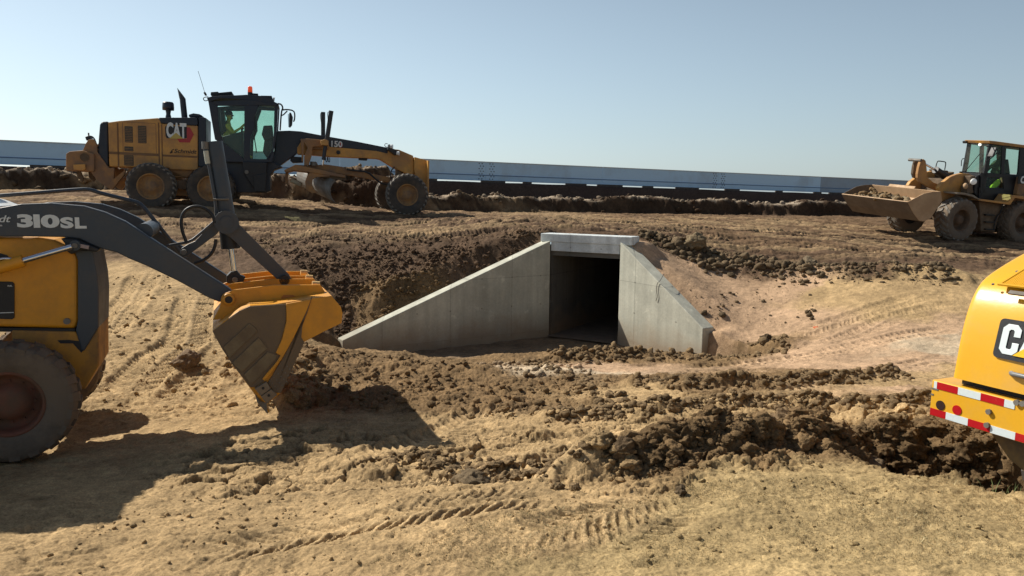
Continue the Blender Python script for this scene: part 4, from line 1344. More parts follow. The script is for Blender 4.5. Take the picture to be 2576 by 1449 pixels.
# badge
bd = MB().prism(P('z2', [(1180, 515), (1395, 520), (1395, 525), (1400, 640), (1300, 645), (1190, 640), (1178, 620), (1172, 530)], NV), NV - .006, NV).build('badge', BLK, hood)
MB().prism(P('z2', [(1395, 530), (1425, 528), (1467, 602), (1425, 685), (1320, 682), (1295, 645), (1395, 645)], NV), NV - .008, NV).build('hexagon', RED, bd)
pz = GF.p3('z2', 1186, 636, NV - .014); tw = (GF.p3('z2', 1392, 636, NV) - GF.p3('z2', 1186, 636, NV)).x
o_, w0 = textm('lettering', 'CAT', bd, (pz.x, NV - .012, pz.z), .43, WHT, .045, 1.0)
k = tw / w0
for v_ in o_.data.vertices: v_.co.x = pz.x + (v_.co.x - pz.x) * k
MB().prism(P('z2', [(1215, 645), (1285, 585), (1362, 645)], NV), NV - .026, NV - .018).build('triangle', paint('badge yellow', (.55, .42, .10), .5, .1), bd)
pz = GF.p3('z2', 1265, 790, NV)
textm('sticker', 'Schmidt', hood, (pz.x, NV - .006, pz.z), .115, DKTXT, .02, 1.15, .25, .002)
MB().tube([GF.p3('z2', a_, b_, NV - .006) for a_, b_ in ((1262, 752), (1235, 768), (1250, 782), (1218, 800), (1240, 770))], .012, 6, 1).build('sticker_emblem', DKTXT, hood)
pz = GF.p3('z2', 1275, 806, NV)
textm('sticker', 'CONSTRUCTION', hood, (pz.x, NV - .006, pz.z), .03, YELM, .01, 1.2, .0, .002)
# stack, precleaner, filler
ex = MB().cyl(GF.p3('z2', 1372, 430, 1.1), GF.p3('z2', 1352, 240, 1.1), .082, .080, 18)
ex.add(*[[GF.p3('z2', 1352, 240, 1.1) + Vector((.085 * math.cos(t_) , .085 * math.sin(t_), 0)) for t_ in [k * math.pi / 8 for k in range(16)]] +
         [GF.p3('z2', 1345, 215, 1.1) + Vector((.105 * math.cos(t_) - .02, .09 * math.sin(t_), .10 - .14 * math.cos(t_))) for t_ in [k * math.pi / 8 for k in range(16)]], [[i, (i + 1) % 16, (i + 1) % 16 + 16, i + 16] for i in range(16)]], True)
ex.build('exhaust_stack', NAVY, GR)
pc = GF.p3('z2', 1205, 350, 1.2); s_ = (GF.p3('z2', 1265, 350, 1.2) - GF.p3('z2', 1145, 350, 1.2)).x / 2
h_ = GF.p3('z2', 1205, 268, 1.2).z - pc.z
MB().lathe([(.001, 0), (s_ * .55, 0), (s_ * .6, .01), (s_, -.01), (s_ * 1.02, h_ * .35), (s_ * .98, h_ * .8), (s_ * .8, h_ * .97), (.001, h_)], pc, 24, 'z').build('precleaner', NAVY, GR)
MB().lathe([(s_ * .55, -.36), (s_ * .5, -.2), (s_ * .38, -.12), (s_ * .5, 0)], pc, 20, 'z').build('intake_pipe', NAVY, GR)
MB().prism(P('z2', [(1425, 428), (1425, 405), (1470, 392), (1530, 400), (1560, 415), (1560, 430)], 1.0), .8, 1.6).build('filler_cover', NAVY, GR, .015)
MB().tube([GF.p3('z2', a_, b_, .75) for a_, b_ in ((1258, 428), (1262, 436), (1480, 440), (1484, 450))], .012, 6).build('handrail', NAVY, GR)
# ripper
rp = MB().prism(P('z2', [(162, 800), (200, 775), (335, 765), (450, 800), (452, 980), (400, 978), (162, 972)], .55), .5, 2.0).build('ripper_beam', YELM, GR, .03)
MB().prism(P('z2', [(365, 692), (388, 657), (440, 650), (475, 705), (480, 780), (600, 945), (655, 940), (648, 1055), (770, 960), (760, 1010), (630, 1170), (590, 1150), (470, 1060), (395, 960), (330, 770)], .62), .6, .72).build('ripper_arm', YELM, GR, .012)
MB().prism(P('z2', [(365, 692), (388, 657), (440, 650), (475, 705), (480, 780), (600, 945), (655, 940), (648, 1055), (770, 960), (760, 1010), (630, 1170), (590, 1150), (470, 1060), (395, 960), (330, 770)], .62), 1.75, 1.87).build('ripper_arm', YELM, GR, .012)
MB().cyl(GF.p3('z2', 350, 835, .49), GF.p3('z2', 350, 835, .46), .11).build('hub_cap', MUD, rp)
MB().prism(P('z2', [(235, 910), (355, 905), (360, 955), (330, 970), (240, 960)], .45), .42, .52).build('step', YEL, rp, .01)
MB().prism(P('z2', [(358, 628), (405, 612), (420, 655), (372, 665)], .75), .7, .95).build('light_box', BLK, GR, .01)
MB().tube([GF.p3('z2', a_, b_, .75) for a_, b_ in ((392, 620), (390, 585))], .022, 6).build('stub_pipe', IRON, GR)
MB().tube([GF.p3('z2', a_, b_, .75) for a_, b_ in ((405, 620), (430, 625), (452, 650), (470, 700), (560, 880), (590, 940))], .02, 6, 1).build('hose', BLK, GR)
for (x_, y_) in ((270, 1000), (330, 1010)):
    MB().prism(P('z2', [(x_, 975), (x_ + 40, 975), (x_ + 75, 1060), (x_ + 60, 1085), (x_ + 10, 1040)], .9), .85 + (x_ - 270) * .01, .95 + (x_ - 270) * .01).build('ripper_shank', MUD, GR, .01)
# cab: pillars, roof, panels, glass
CN, CFV = .52, 1.98
cab = empty('cab', Matrix.Identity(4), GR)
def both(mb_pts, z, t, name, mat, bev=.01, par=None):
    pts_ = P(z, mb_pts, CN)
    MB().prism(pts_, CN, CN + t).build(name, mat, par or cab, bev)
    MB().prism(pts_, CFV - t, CFV).build(name, mat, par or cab, bev)
both([(150, 235), (185, 235), (270, 290), (290, 600), (345, 760), (600, 960), (610, 1010), (335, 1005), (300, 760), (235, 720)], 'a7', .06, 'rear_pillar', NAVY)
both([(185, 235), (640, 205), (1045, 262), (1040, 300), (985, 290), (800, 280), (625, 290), (270, 290)], 'a7', .06, 'roof_rail', NAVY)
both([(612, 285), (800, 282), (742, 440), (745, 560), (690, 690), (682, 960), (690, 1010), (605, 1010)], 'a7', .07, 'centre_pillar', NAVY)
both([(995, 285), (1045, 268), (1020, 700), (985, 870), (925, 990), (880, 985), (965, 860), (985, 700)], 'a7', .06, 'front_pillar', NAVY)
both([(682, 968), (900, 972), (960, 880), (1000, 870), (960, 1010), (682, 1010)], 'a7', .06, 'sill', NAVY)
roof = MB().prism(P('a7', [(130, 185), (190, 168), (400, 158), (640, 146), (850, 162), (970, 195), (988, 235), (1050, 262), (1045, 272), (640, 212), (300, 192), (150, 240)], CN), CN + .02, CFV - .02).build('roof', NAVY, cab, .02)
MB().prism(P('a7', [(190, 125), (285, 118), (292, 165), (190, 168)], 1.0), .8, 1.25).build('roof_box', BLK, cab, .015)
MB().prism(P('a7', [(292, 138), (460, 122), (472, 152), (295, 165)], 1.2), .9, 1.6).build('roof_box', BLK, cab, .015)
MB().prism(P('a7', [(820, 155), (960, 158), (980, 232), (860, 200)], CN), CN + .05, CFV - .05).build('roof_lights', BLK, cab, .01)
for k_ in range(4):
    q_ = GF.p3('a7', 975, 205, .75 + k_ * .33)
    MB().cyl(q_, q_ + Vector((.05, 0, -.01)), .055, .065, 14).build('roof_lamp', LAMPM, cab)
gm = MB()
MB().prism(P('a7', [(265, 288), (618, 288), (612, 962), (300, 760)], CN), CN + .02, CN + .03).build('window', GL, cab)
MB().prism(P('a7', [(265, 288), (618, 288), (612, 962), (300, 760)], CN), CFV - .03, CFV - .02).build('window', GL, cab)
MB().prism(P('a7', [(795, 285), (1000, 290), (985, 600), (965, 870), (900, 972), (684, 968), (690, 690), (742, 560), (742, 440)], CN), CN + .02, CN + .03).build('door_glass', GL, cab)
MB().prism(P('a7', [(795, 285), (1000, 290), (985, 600), (965, 870), (900, 972), (684, 968), (690, 690), (742, 560), (742, 440)], CN), CFV - .03, CFV - .02).build('door_glass', GL, cab)
pa, pb_ = GF.p3('a7', 1035, 275, CN), GF.p3('a7', 1010, 700, CN)
MB().add([(pa.x, CN + .06, pa.z), (pa.x, CFV - .06, pa.z), (pb_.x, CFV - .06, pb_.z), (pb_.x, CN + .06, pb_.z)], [[0, 1, 2, 3]]).build('windscreen', GL, cab)
# tray of the cab, dark below the side window
MB().prism(P('a7', [(345, 760), (600, 960), (610, 1000), (335, 1000), (290, 640), (330, 700)], CN), CN + .06, CFV - .06).build('cab_base', NAVY, cab)
MB().prism(P('a7', [(300, 700), (600, 620), (610, 960), (345, 760)], 1.0), .75, 1.75).build('seat_base', BLK, cab, .03)
MB().prism(P('a7', [(300, 340), (345, 330), (385, 620), (330, 640)], 1.1), 1.0, 1.5).build('seat_back', BLK, cab, .03)
MB().prism(P('a7', [(860, 550), (970, 545), (985, 700), (870, 740), (835, 660)], 1.3), 1.1, 1.5).build('console', BLK, cab, .02)
MB().tube([GF.p3('a7', a_, b_, 1.2) for a_, b_ in ((600, 1000), (590, 720), (575, 600), (600, 570))], .03, 8, 1).build('steering_column', BLK, cab)
MB().prism(P('a7', [(870, 740), (985, 700), (965, 870), (900, 960), (850, 880)], 1.4), 1.2, 1.6).build('pedal_box', BLK, cab, .02)
MB().tube([GF.p3('a7', a_, b_, CN - .01) for a_, b_ in ((745, 440), (750, 560), (735, 680), (760, 830), (765, 890))], .015, 6, 1).build('door_handle', BLK, cab)
# lower chassis under the cab
ch = MB().prism(P('a7', [(335, 1000), (960, 1000), (1100, 1070), (985, 1110), (940, 1180), (945, 1380), (890, 1400), (520, 1400), (430, 1200), (300, 1100)], .75), .75, 1.75).build('chassis', NAVY, GR, .02)
MB().prism(P('a7', [(590, 1000), (900, 1010), (890, 1180), (880, 1340), (735, 1350), (600, 1150)], .45), .42, .8).build('fuel_tank', BLK, GR, .02)
MB().cyl(GF.p3('a7', 640, 1135, .42), GF.p3('a7', 640, 1135, .36), .055).build('filler_cap', IRON, GR)
MB().prism(P('a7', [(730, 1180), (890, 1150), (880, 1390), (740, 1380)], .4), .36, .6).build('ladder', BLK, GR, .01)
# front frame
fr = MB().prism(P('z3', [(285, 348), (430, 343), (560, 352), (800, 398), (1200, 468), (1560, 540), (1562, 612), (1500, 600), (1430, 580), (1290, 566), (900, 532), (560, 470), (540, 560), (510, 612), (340, 735), (230, 790), (120, 770), (270, 600)], 1.05), 1.02, 1.48).build('front_frame', NAVY, GR, .02)
MB().prism(P('z3', [(520, 540), (560, 475), (620, 430), (860, 450), (890, 528), (1290, 562), (1430, 576), (1560, 606), (1570, 548), (1690, 562), (1855, 632), (1862, 838), (1800, 850), (1640, 770), (1480, 672), (1440, 664), (890, 640), (680, 622), (520, 612)], 1.0), 1.0, 1.5).build('goose_neck', YEL, GR, .02)
MB().prism(P('z3', [(1868, 645), (2035, 690), (2030, 1060), (2010, 1090), (1985, 980), (1890, 880), (1868, 800)], .85), .85, 1.65).build('push_block', YEL, GR, .02)
MB().prism(P('z3', [(2022, 685), (2040, 690), (2034, 1085), (2018, 1060)], .6), .6, 1.9).build('push_plate', YEL, GR, .01)
hl = MB().prism(P('z3', [(1570, 500), (1600, 510), (1605, 545), (1690, 580), (1690, 625), (1640, 625), (1560, 560)], .8), .72, 1.0).build('headlight_bracket', BLK, GR, .01)
for a_, b_ in ((1590, 525), (1665, 603)):
    q_ = GF.p3('z3', a_, b_, .72); MB().cyl(q_, q_ + Vector((.07, -.03, 0)), .055, .065, 14).build('headlight', LAMPM, GR)
MB().tube([GF.p3('z3', a_, b_, .85) for a_, b_ in ((1575, 540), (1525, 525), (1530, 490), (1560, 495))], .01, 6, 1).build('hose', BLK, GR)
pz = GF.p3('z3', 912, 530, 1.0)
textm('lettering', '150', GR, (pz.x, 1.004, pz.z), .185, WHT, .03, 1.0)
MB().prism(P('z3', [(1005, 478), (1028, 482), (1046, 510), (1028, 540), (1000, 538), (1015, 510)], 1.01), 1.0, 1.012).build('hexagon', RED, GR)
MB().cyl(GF.p3('z3', 993, 593, .99), GF.p3('z3', 993, 593, .93), .06).build('pivot_pin', BLK, GR)
# blade lift gear
MB().prism(P('z3', [(560, 435), (700, 440), (830, 455), (880, 480), (875, 520), (700, 530), (690, 620), (655, 740), (600, 745), (600, 640), (640, 540), (600, 480), (590, 700), (568, 700), (572, 600), (560, 470)], .75), .72, .86).build('saddle', YELM, GR, .015)
MB().prism(P('z3', [(600, 440), (870, 460), (880, 560), (640, 560)], .9), .86, 1.65).build('saddle', YELM, GR, .02)
yk = MB().prism(P('z3', [(785, 460), (840, 440), (880, 460), (880, 515), (800, 510)], .5), .45, .75).build('lift_yoke', YEL, GR, .015)
MB().cyl(GF.p3('z3', 862, 450, .55), GF.p3('z3', 912, 115, .50), .066, n=16).build('lift_cylinder', NAVY, GR)
MB().cyl(GF.p3('z3', 818, 405, 2.0), GF.p3('z3', 818, 130, 2.0), .066, n=16).build('lift_cylinder', NAVY, GR)
MB().cyl(GF.p3('z3', 845, 520, .58), GF.p3('z3', 822, 680, .62), .055).build('lift_cylinder', NAVY, GR)
MB().cyl(GF.p3('z3', 822, 680, .62), GF.p3('z3', 812, 740, .64), .025).build('piston_rod', CHROME, GR)
for a_ in ((790, 145, 800, 395), (872, 135, 862, 380)):
    MB().tube([GF.p3('z3', a_[0] + 8, a_[1] - 10, .45), GF.p3('z3', a_[0] - 2, a_[1] + 5, .45), GF.p3('z3', a_[0] + 2, a_[1] + 80, .45), GF.p3('z3', a_[2] + 25, a_[3], .5)], .011, 6, 1).build('hose', BLK, GR)
for k_ in range(2):
    MB().tube([GF.p3('z3', 845 + k_ * 28, 640, .6), GF.p3('z3', 850 + k_ * 28, 700, .6), GF.p3('z3', 866 + k_ * 28, 705, .6), GF.p3('z3', 866 + k_ * 28, 650, .6)], .012, 6, 2).build('hose', BLK, GR)
# drawbar, circle, mouldboard
MB().prism(P('z3', [(500, 735), (640, 745), (740, 700), (760, 740), (830, 730), (1040, 760), (1080, 785), (1590, 880), (1580, 935), (1400, 905), (1070, 850), (640, 790), (500, 770)], 1.1), 1.05, 1.45).build('drawbar', YELM, GR, .015)
MB().prism(P('z3', [(370, 797), (500, 735), (640, 762), (1070, 858), (1068, 885), (640, 820), (480, 800), (400, 822), (375, 815)], .62), .55, 1.95).build('circle', YELM, GR, .015)
MB().prism(P('z3', [(640, 815), (1065, 880), (1065, 912), (920, 900), (640, 850)], .7), .66, .9).build('circle_gear', MUD, GR, .01)
MB().cyl(GF.p3('z3', 705, 745, .9), GF.p3('z3', 705, 700, .9), .09).build('circle_motor', IRON, GR)
MB().prism(P('z3', [(450, 640), (580, 650), (590, 710), (470, 715), (440, 690)], 1.2), 1.1, 1.5).build('valve_block', BLK, GR, .01)
MB().cyl(GF.p3('z3', 455, 915, 1.0), GF.p3('z3', 570, 965, .9), .075, .06).build('side_shift_cylinder', paint('pale mud', (.45, .40, .28), .7, .3), GR)
MB().prism(P('z3', [(385, 825), (420, 830), (410, 900), (420, 960), (390, 960), (380, 900)], 1.1), 1.0, 1.3).build('side_bracket', YELM, GR, .01)
# side arm: crescent
cr = [(780, 790), (700, 800), (640, 850), (610, 930), (625, 1020), (690, 1062), (760, 1062), (720, 1020), (690, 960), (700, 905), (740, 878), (900, 870), (860, 810)]
MB().prism(P('z3', cr, .62), .58, .68).build('blade_arm', YELM, GR, .01)
# curved blade, from the near end (front) to the far end (rear)
q_ = GF.p3('z3', 962, 1168, .25)
bdirv = Vector((-.93, 3.27, .44)).normalized(); nrm_ = Vector((bdirv.y, -bdirv.x, 0)).normalized()
bm_ = MB(); vs_ = []
for off in (0, .03):
    for end in (0, 3.5):
        for k_ in range(9):
            ang = R(-52 + 100 * k_ / 8); rr_ = .40 + off
            p_ = q_ + bdirv * end + nrm_ * (-rr_ * math.cos(ang) + .40 * math.cos(R(52)))
            vs_.append((p_.x, p_.y, p_.z + rr_ * (math.sin(ang) + math.sin(R(52)))))
n_ = 9; fs_ = []
for k_ in range(8):
    fs_ += [[k_, k_ + 1, n_ + k_ + 1, n_ + k_], [2 * n_ + k_, 3 * n_ + k_, 3 * n_ + k_ + 1, 2 * n_ + k_ + 1], [k_, 2 * n_ + k_, 2 * n_ + k_ + 1, k_ + 1], [n_ + k_, n_ + k_ + 1, 3 * n_ + k_ + 1, 3 * n_ + k_]]
fs_ += [[0, n_, 3 * n_, 2 * n_], [8, 2 * n_ + 8, 3 * n_ + 8, n_ + 8]]
bl = bm_.add(vs_, fs_).build('blade', IRON, GR)
fix_normals(bl)
MB().cyl(GF.p3('z3', 1690, 880, 1.2) , GF.p3('z3', 1690, 880, 1.2) + Vector((0, .01, .25)), .12).build('kingpin', MUD, GR)
MB().box((c3.x, 1.25, c3.z + .02), (.24, 1.75, .22)).build('front_axle', MUD, GR, .02)
MB().tube([GF.p3('z3', a_, b_, .95) for a_, b_ in ((1090, 790), (1200, 805), (1330, 815), (1420, 900), (1500, 960), (1600, 965), (1650, 900))], .028, 8, 1).build('hose', BLK, GR)
MB().tube([GF.p3('z3', a_, b_, .95) for a_, b_ in ((1640, 760), (1600, 800), (1590, 890), (1650, 920))], .02, 8, 1).build('hose', BLK, GR)
for (x_, y_) in ((1280, 672),):
    MB().prism(P('z3', [(1230, 660), (1330, 662), (1325, 685), (1235, 680)], 1.1), 1.1, 1.4).build('under_light', BLK, GR, .005)
# mirror on its frame
MB().tube([GF.p3('a7', a_, b_, .45) for a_, b_ in ((1040, 262), (1085, 270), (1105, 320), (1090, 345), (1080, 420), (1068, 604))], .022, 8, 1).build('mirror_arm', BLK, GR)
MB().tube([GF.p3('a7', a_, b_, .45) for a_, b_ in ((1090, 345), (1150, 335), (1240, 350), (1258, 400), (1250, 480), (1235, 490))], .02, 8, 1).build('mirror_arm', BLK, GR)
MB().tube([GF.p3('a7', a_, b_, .45) for a_, b_ in ((1080, 415), (1110, 405), (1160, 355))], .018, 8).build('mirror_arm', BLK, GR)
mr = MB().prism(P('a7', [(1185, 380), (1208, 380), (1232, 440), (1222, 540), (1195, 572), (1180, 560)], .45), .32, .50).build('mirror', BLK, GR, .02)
MB().prism(P('a7', [(1168, 400), (1180, 398), (1186, 565), (1174, 560)], .45), .33, .49).build('mirror_glass', MIRR, mr)
# beacon, antenna, rear roof lamps
bc = GF.p3('a7', 685, 118, .95); br = (GF.p3('a7', 716, 118, .95) - GF.p3('a7', 655, 118, .95)).x / 2; bh = GF.p3('a7', 685, 42, .95).z - bc.z
bb = MB().lathe([(.001, 0), (br * 1.0, 0), (br * 1.0, bh * .5), (br * .93, bh * .9), (br * .7, bh), (.001, bh)], bc, 20, 'z').build('beacon', BEACON, GR)
MB().cyl(bc + Vector((0, 0, -.09)), bc, br * 1.05, n=16).build('beacon_base', BLK, bb)
MB().box(bc + Vector((.14, 0, -.05)), (.16, .1, .05)).build('beacon_bracket', BLK, bb)
MB().tube([GF.p3('a7', a_, b_, .7) for a_, b_ in ((108, 130), (60, -30), (20, -155))], .006, 5).build('antenna', BLK, GR)
MB().prism(P('a7', [(92, 125), (115, 115), (135, 155), (112, 162)], .7), .6, .75).build('rear_lamp', BLK, GR, .01)
MB().tube([GF.p3('a7', a_, b_, .7) for a_, b_ in ((150, 175), (95, 180), (85, 205), (110, 230), (150, 215))], .012, 6, 1).build('lamp_cable', BLK, GR)

# operator in the grader cab
hp = GF.p3('a7', 430, 690, 1.25)
hd = GF.p3('a7', 425, 395, 1.25)
jp = seated(hp.x - .05, hd.z - .80, 1.25, 1)
jp['rel'] = (jp['rsh'][0] + .14, 1.02, jp['rsh'][2] - .22); jp['rwr'] = (jp['rsh'][0] + .36, 1.0, jp['rsh'][2] - .06); jp['rha'] = (jp['rsh'][0] + .42, 1.0, jp['rsh'][2] + .0)
pg = person(GF.m, jp, dict(RADS), 'person', 'driver in a yellow shirt seated at the controls of the motor grader cab', SHIRT)
dress(pg, jp, 1, 1.25)

# ------------------------------------------------------------------ backhoe loader, seen from its right-hand side
bth = R(21)
BK = Frame(at_depth(15, 1172, 6.1), (math.cos(bth), math.sin(bth), 0))
_n = BK.pt(700, 850, 0)
BH_ = empty('backhoe_loader', BK.m)
tag(BH_, 'backhoe loader with dark arms and a yellow front bucket beside the culvert', 'backhoe loader')
P = BK.poly
AV = .38; AV2 = 1.50          # arm planes
wc = BK.p3('d', 15, 1003, .0)
tyre(BH_, (wc.x, .17, .51), .52, .33, .27, 20, -1, 'block', TYREB, paint('rusty rim', (.20, .065, .035), .7, .5, (.12, .08, .05), 4.0), TYREB, .46, 'wheel', -.25)
tyre(BH_, (wc.x, 1.72, .50), .51, .33, .27, 20, 1, 'block', TYREB, RIM, TYREB, .46)
# loader arms
arm_px = [(-260, 190), (-120, 165), (0, 150), (100, 132), (240, 127), (400, 141), (500, 170), (600, 215), (700, 280), (800, 345), (1108, 543), (1112, 575), (1085, 600), (1050, 602), (1000, 582), (850, 500),
          (700, 428), (620, 395), (560, 365), (490, 348), (440, 330), (380, 300), (300, 291), (100, 288), (-260, 290)]
ap = P('z4', arm_px, AV)
MB().prism(ap, AV, AV + .11).build('loader_arm', SLATE, BH_, .012)
MB().prism(ap, AV2, AV2 + .11).build('loader_arm', SLATE, BH_, .012)
MB().cyl(BK.p3('z4', 690, 265, AV + .11), BK.p3('z4', 690, 265, AV + .11) + Vector((0, 1.05, 0)), .075, n=24).build('cross_tube', SLATE, BH_)
MB().prism(P('z4', [(295, 295), (370, 298), (440, 330), (480, 347), (470, 362), (430, 355), (400, 352), (345, 372), (315, 350), (318, 325)], AV), AV - .05, AV + .16).build('arm_bracket', BLK, BH_, .012)
c_ = BK.p3('z4', 362, 330, AV - .05)
MB().cyl(c_, c_ + Vector((0, -.035, 0)), .045).build('arm_pin', SLATE, BH_)
MB().cyl(c_, c_ + Vector((0, -.05, 0)), .022).build('arm_pin', IRON, BH_)
MB().box(c_ + Vector((.07, -.02, -.01)), (.07, .03, .03), Matrix.Rotation(.25, 3, 'Y')).build('pin_keeper', paint('pinkish keeper', (.35, .27, .26), .5, .1), BH_)
# lift cylinders
for v_ in (AV - .12, AV2 + .2):
    MB().cyl(BK.p3('z4', -140, 478, v_), BK.p3('z4', 112, 404, v_), .052, n=24).build('lift_cylinder', ORA, BH_)
    MB().cyl(BK.p3('z4', 100, 407, v_), BK.p3('z4', 345, 337, v_), .026, n=24).build('piston_rod', CHROME, BH_)
MB().tube([BK.p3('z4', a_, b_, AV - .13) for a_, b_ in ((-60, 450), (-20, 400), (30, 392), (70, 398), (95, 400))], .012, 8, 1).build('fitting', CHROME, BH_)
# lettering on the near arm
def on(par, name, s_, x0, y0, x1, y1, v_, mat, bold, shear=0.0, z='z4', F=BK, dep=.003):
    a_ = F.p3(z, x0, y1, v_); b_ = F.p3(z, x1, y0, v_)
    o_, w_ = textm(name, s_, par, (a_.x, v_ - .004, a_.z), b_.z - a_.z, mat, bold, 1.0, shear, dep)
    k_ = (b_.x - a_.x) / w_
    for q in o_.data.vertices: q.co.x = a_.x + (q.co.x - a_.x) * k_
    return o_
arm0 = [o for o in BH_.children if o.name.startswith('loader_arm')][0]
for ch_, xa_, xb_, ya_, yb_ in (('3', 84, 156, 181, 245), ('1', 163, 190, 182, 246), ('0', 198, 284, 183, 247), ('S', 291, 351, 195, 249), ('L', 361, 413, 196, 250)):
    on(arm0, 'lettering', ch_, xa_, ya_, xb_, yb_, AV, WHT, .05)
on(arm0, 'sticker', 'Schmidt', -165, 186, 52, 220, AV, WHT, .01, .3)
on(arm0, 'sticker', 'Construction', -120, 228, 10, 240, AV, WHT, .01)
# self levelling guard tube
MB().tube([BK.p3('z4', a_, b_, 1.35) for a_, b_ in ((-260, 112), (-30, 95), (380, 62), (430, 62), (480, 80), (640, 118), (668, 128), (700, 160), (870, 375), (890, 395))], .020, 12, 2).build('guard_tube', SLATE, BH_)
MB().prism([(a_, b_) for a_, b_ in P('z4', [(-200, 60), (0, 118), (60, 140), (40, 160), (-200, 160)], 1.0)], .6, 1.3).build('white_cover', paint('white cover', (.75, .75, .72), .4, .1), BH_, .01)
# bucket linkage in the middle between the arms
MV = .98
pv = BK.p3('z4', 1085, 217, MV)
for v_ in (MV - .13, MV + .10):
    MB().prism(P('z4', [(1050, 190), (1085, 172), (1120, 190), (1150, 235), (1385, 470), (1398, 495), (1385, 512), (1345, 512), (1325, 490), (1100, 290), (1060, 265), (1040, 230)], v_), v_, v_ + .035).build('bucket_link', SLATE, BH_, .006)
    MB().prism(P('z4', [(1040, 205), (1085, 172), (1125, 215), (1090, 262), (1050, 262), (1035, 280), (900, 380), (872, 392), (862, 372), (868, 345), (900, 325), (935, 310), (975, 268)], v_ + .04), v_ + .037, v_ + .07).build('guide_link', SLATE, BH_, .006)
MB().cyl((pv.x, MV - .17, pv.z), (pv.x, MV + .20, pv.z), .115, n=32).build('pivot_boss', SLATE, BH_, .006)
MB().cyl((pv.x, MV - .185, pv.z), (pv.x, MV - .17, pv.z), .06, n=24).build('pivot_pin', SLATE, BH_, .004)
t0 = BK.p3('a8', 580, 75, MV); t1 = BK.p3('z4', 1105, 300, MV); t2 = BK.p3('z4', 1105, 345, MV); t3 = BK.p3('z4', 1122, 465, MV)
MB().cyl(t0, BK.p3('z4', 1098, 260, MV), .082, n=28).build('tilt_cylinder', SLATE, BH_, .004)
MB().cyl(BK.p3('z4', 1096, 255, MV), t2, .092, n=24).build('cylinder_gland', BLK, BH_, .006)
MB().cyl(t2 - (t3 - t2) * .1, t3, .030, n=20).build('piston_rod', CHROME, BH_)
MB().prism(P('z4', [(1105, 455), (1135, 450), (1150, 470), (1175, 480), (1165, 505), (1120, 518), (1085, 505), (1085, 475)], MV), MV - .06, MV + .06).build('rod_eye', BLK, BH_, .008)
e_ = BK.p3('z4', 1125, 491, MV)
MB().cyl((e_.x, MV - .10, e_.z), (e_.x, MV + .10, e_.z), .027).build('rod_pin', IRON, BH_)
e_ = BK.p3('z4', 1357, 490, MV)
MB().cyl((e_.x, MV - .16, e_.z), (e_.x, MV + .17, e_.z), .052).build('link_pin', BLK, BH_, .004)
e_ = BK.p3('z4', 884, 357, MV)
MB().cyl((e_.x, MV - .2, e_.z), (e_.x, MV + .2, e_.z), .025).build('link_pin', IRON, BH_)
# pipe, clamp and hoses of the tilt cylinder
hl_ = [BK.p3('a8', a_, b_, MV - .06) for a_, b_ in ((500, 95), (505, 180), (535, 280), (560, 420), (585, 560), (600, 640), (605, 770))]
MB().tube(hl_, .017, 8, 1).build('cylinder_pipe', SLATE, BH_)
MB().cyl(hl_[0] + Vector((0, 0, .02)), hl_[0] - Vector((0, 0, .05)), .032).build('pipe_fitting', IRON, BH_)
MB().tube([BK.p3('a8', a_, b_, MV - .07) for a_, b_ in ((508, 160), (517, 230), (528, 280))], .024, 8, 1).build('pipe_label', paint('dusty decal', (.55, .55, .45), .5, .2), BH_)
MB().tube([BK.p3('a8', a_, b_, MV - .10) for a_, b_ in ((575, 612), (720, 606))], .012, 6).build('pipe_clamp', IRON, BH_)
MB().tube([BK.p3('a8', a_, b_, MV - .16) for a_, b_ in ((590, 830), (575, 760), (500, 690), (400, 670), (310, 710), (275, 800), (285, 900), (325, 1005))], .016, 8, 2).build('hydraulic_hose', BLK, BH_)
MB().tube([BK.p3('a8', a_, b_, MV - .16) for a_, b_ in ((600, 980), (595, 1040), (560, 1120), (480, 1180), (400, 1205))], .016, 8, 2).build('hydraulic_hose', BLK, BH_)
for dv in (0, .02):
    MB().tube([BK.p3('a8', a_, b_ - dv * 600, MV - .15) for a_, b_ in ((140, 1050), (250, 1030), (360, 1010), (450, 940), (600, 810))], .009, 6, 1).build('hydraulic_pipe', SLATE, BH_)
# body: bonnet side, front guard, lower frame
hv = .46
hd_ = MB().prism(P('z4', [(-400, 295), (-20, 293), (180, 290), (260, 302), (310, 325), (340, 350), (365, 372), (374, 400), (374, 690), (366, 722), (350, 730), (0, 722), (-400, 722)], hv), hv, hv + .60).build('bonnet', ORA, BH_, .03, 3)
MB().prism(P('z4', [(358, 350), (445, 350), (458, 420), (470, 480), (477, 560), (475, 720), (405, 835), (392, 828), (366, 735), (376, 690), (376, 400)], hv), hv - .04, hv + .66).build('front_guard', SLATE, BH_, .02)
MB().prism(P('z4', [(60, 735), (366, 742), (392, 800), (402, 832), (474, 720), (476, 905), (412, 1015), (360, 1015), (300, 960), (60, 960)], hv), hv - .03, hv + .64).build('front_frame', paint('muddy yellow frame', (.50, .24, .03), .55, .5, (.16, .10, .06), 3.0), BH_, .012)
MB().prism(P('z4', [(-400, 722), (360, 728), (362, 745), (-400, 742)], hv), hv - .012, hv + .3).build('trim_strip', BLK, BH_, .004)
ng = MB().prism(P('z4', [(-60, 503), (60, 505), (70, 515), (70, 676), (60, 684), (-60, 680)], hv), hv - .012, hv + .02).build('side_grille', BLK, hd_, .004)
on(ng, 'small_lettering', 'FUEL', 38, 520, 60, 528, hv - .014, WHT, .01)
MB().box(BK.p3('z4', 30, 653, hv - .016), (.11, .004, .006)).build('small_lettering', WHT, ng)
c_ = BK.p3('z4', 322, 693, hv)
MB().cyl(c_, c_ + Vector((0, -.02, 0)), .028).build('bolt', IRON, hd_)
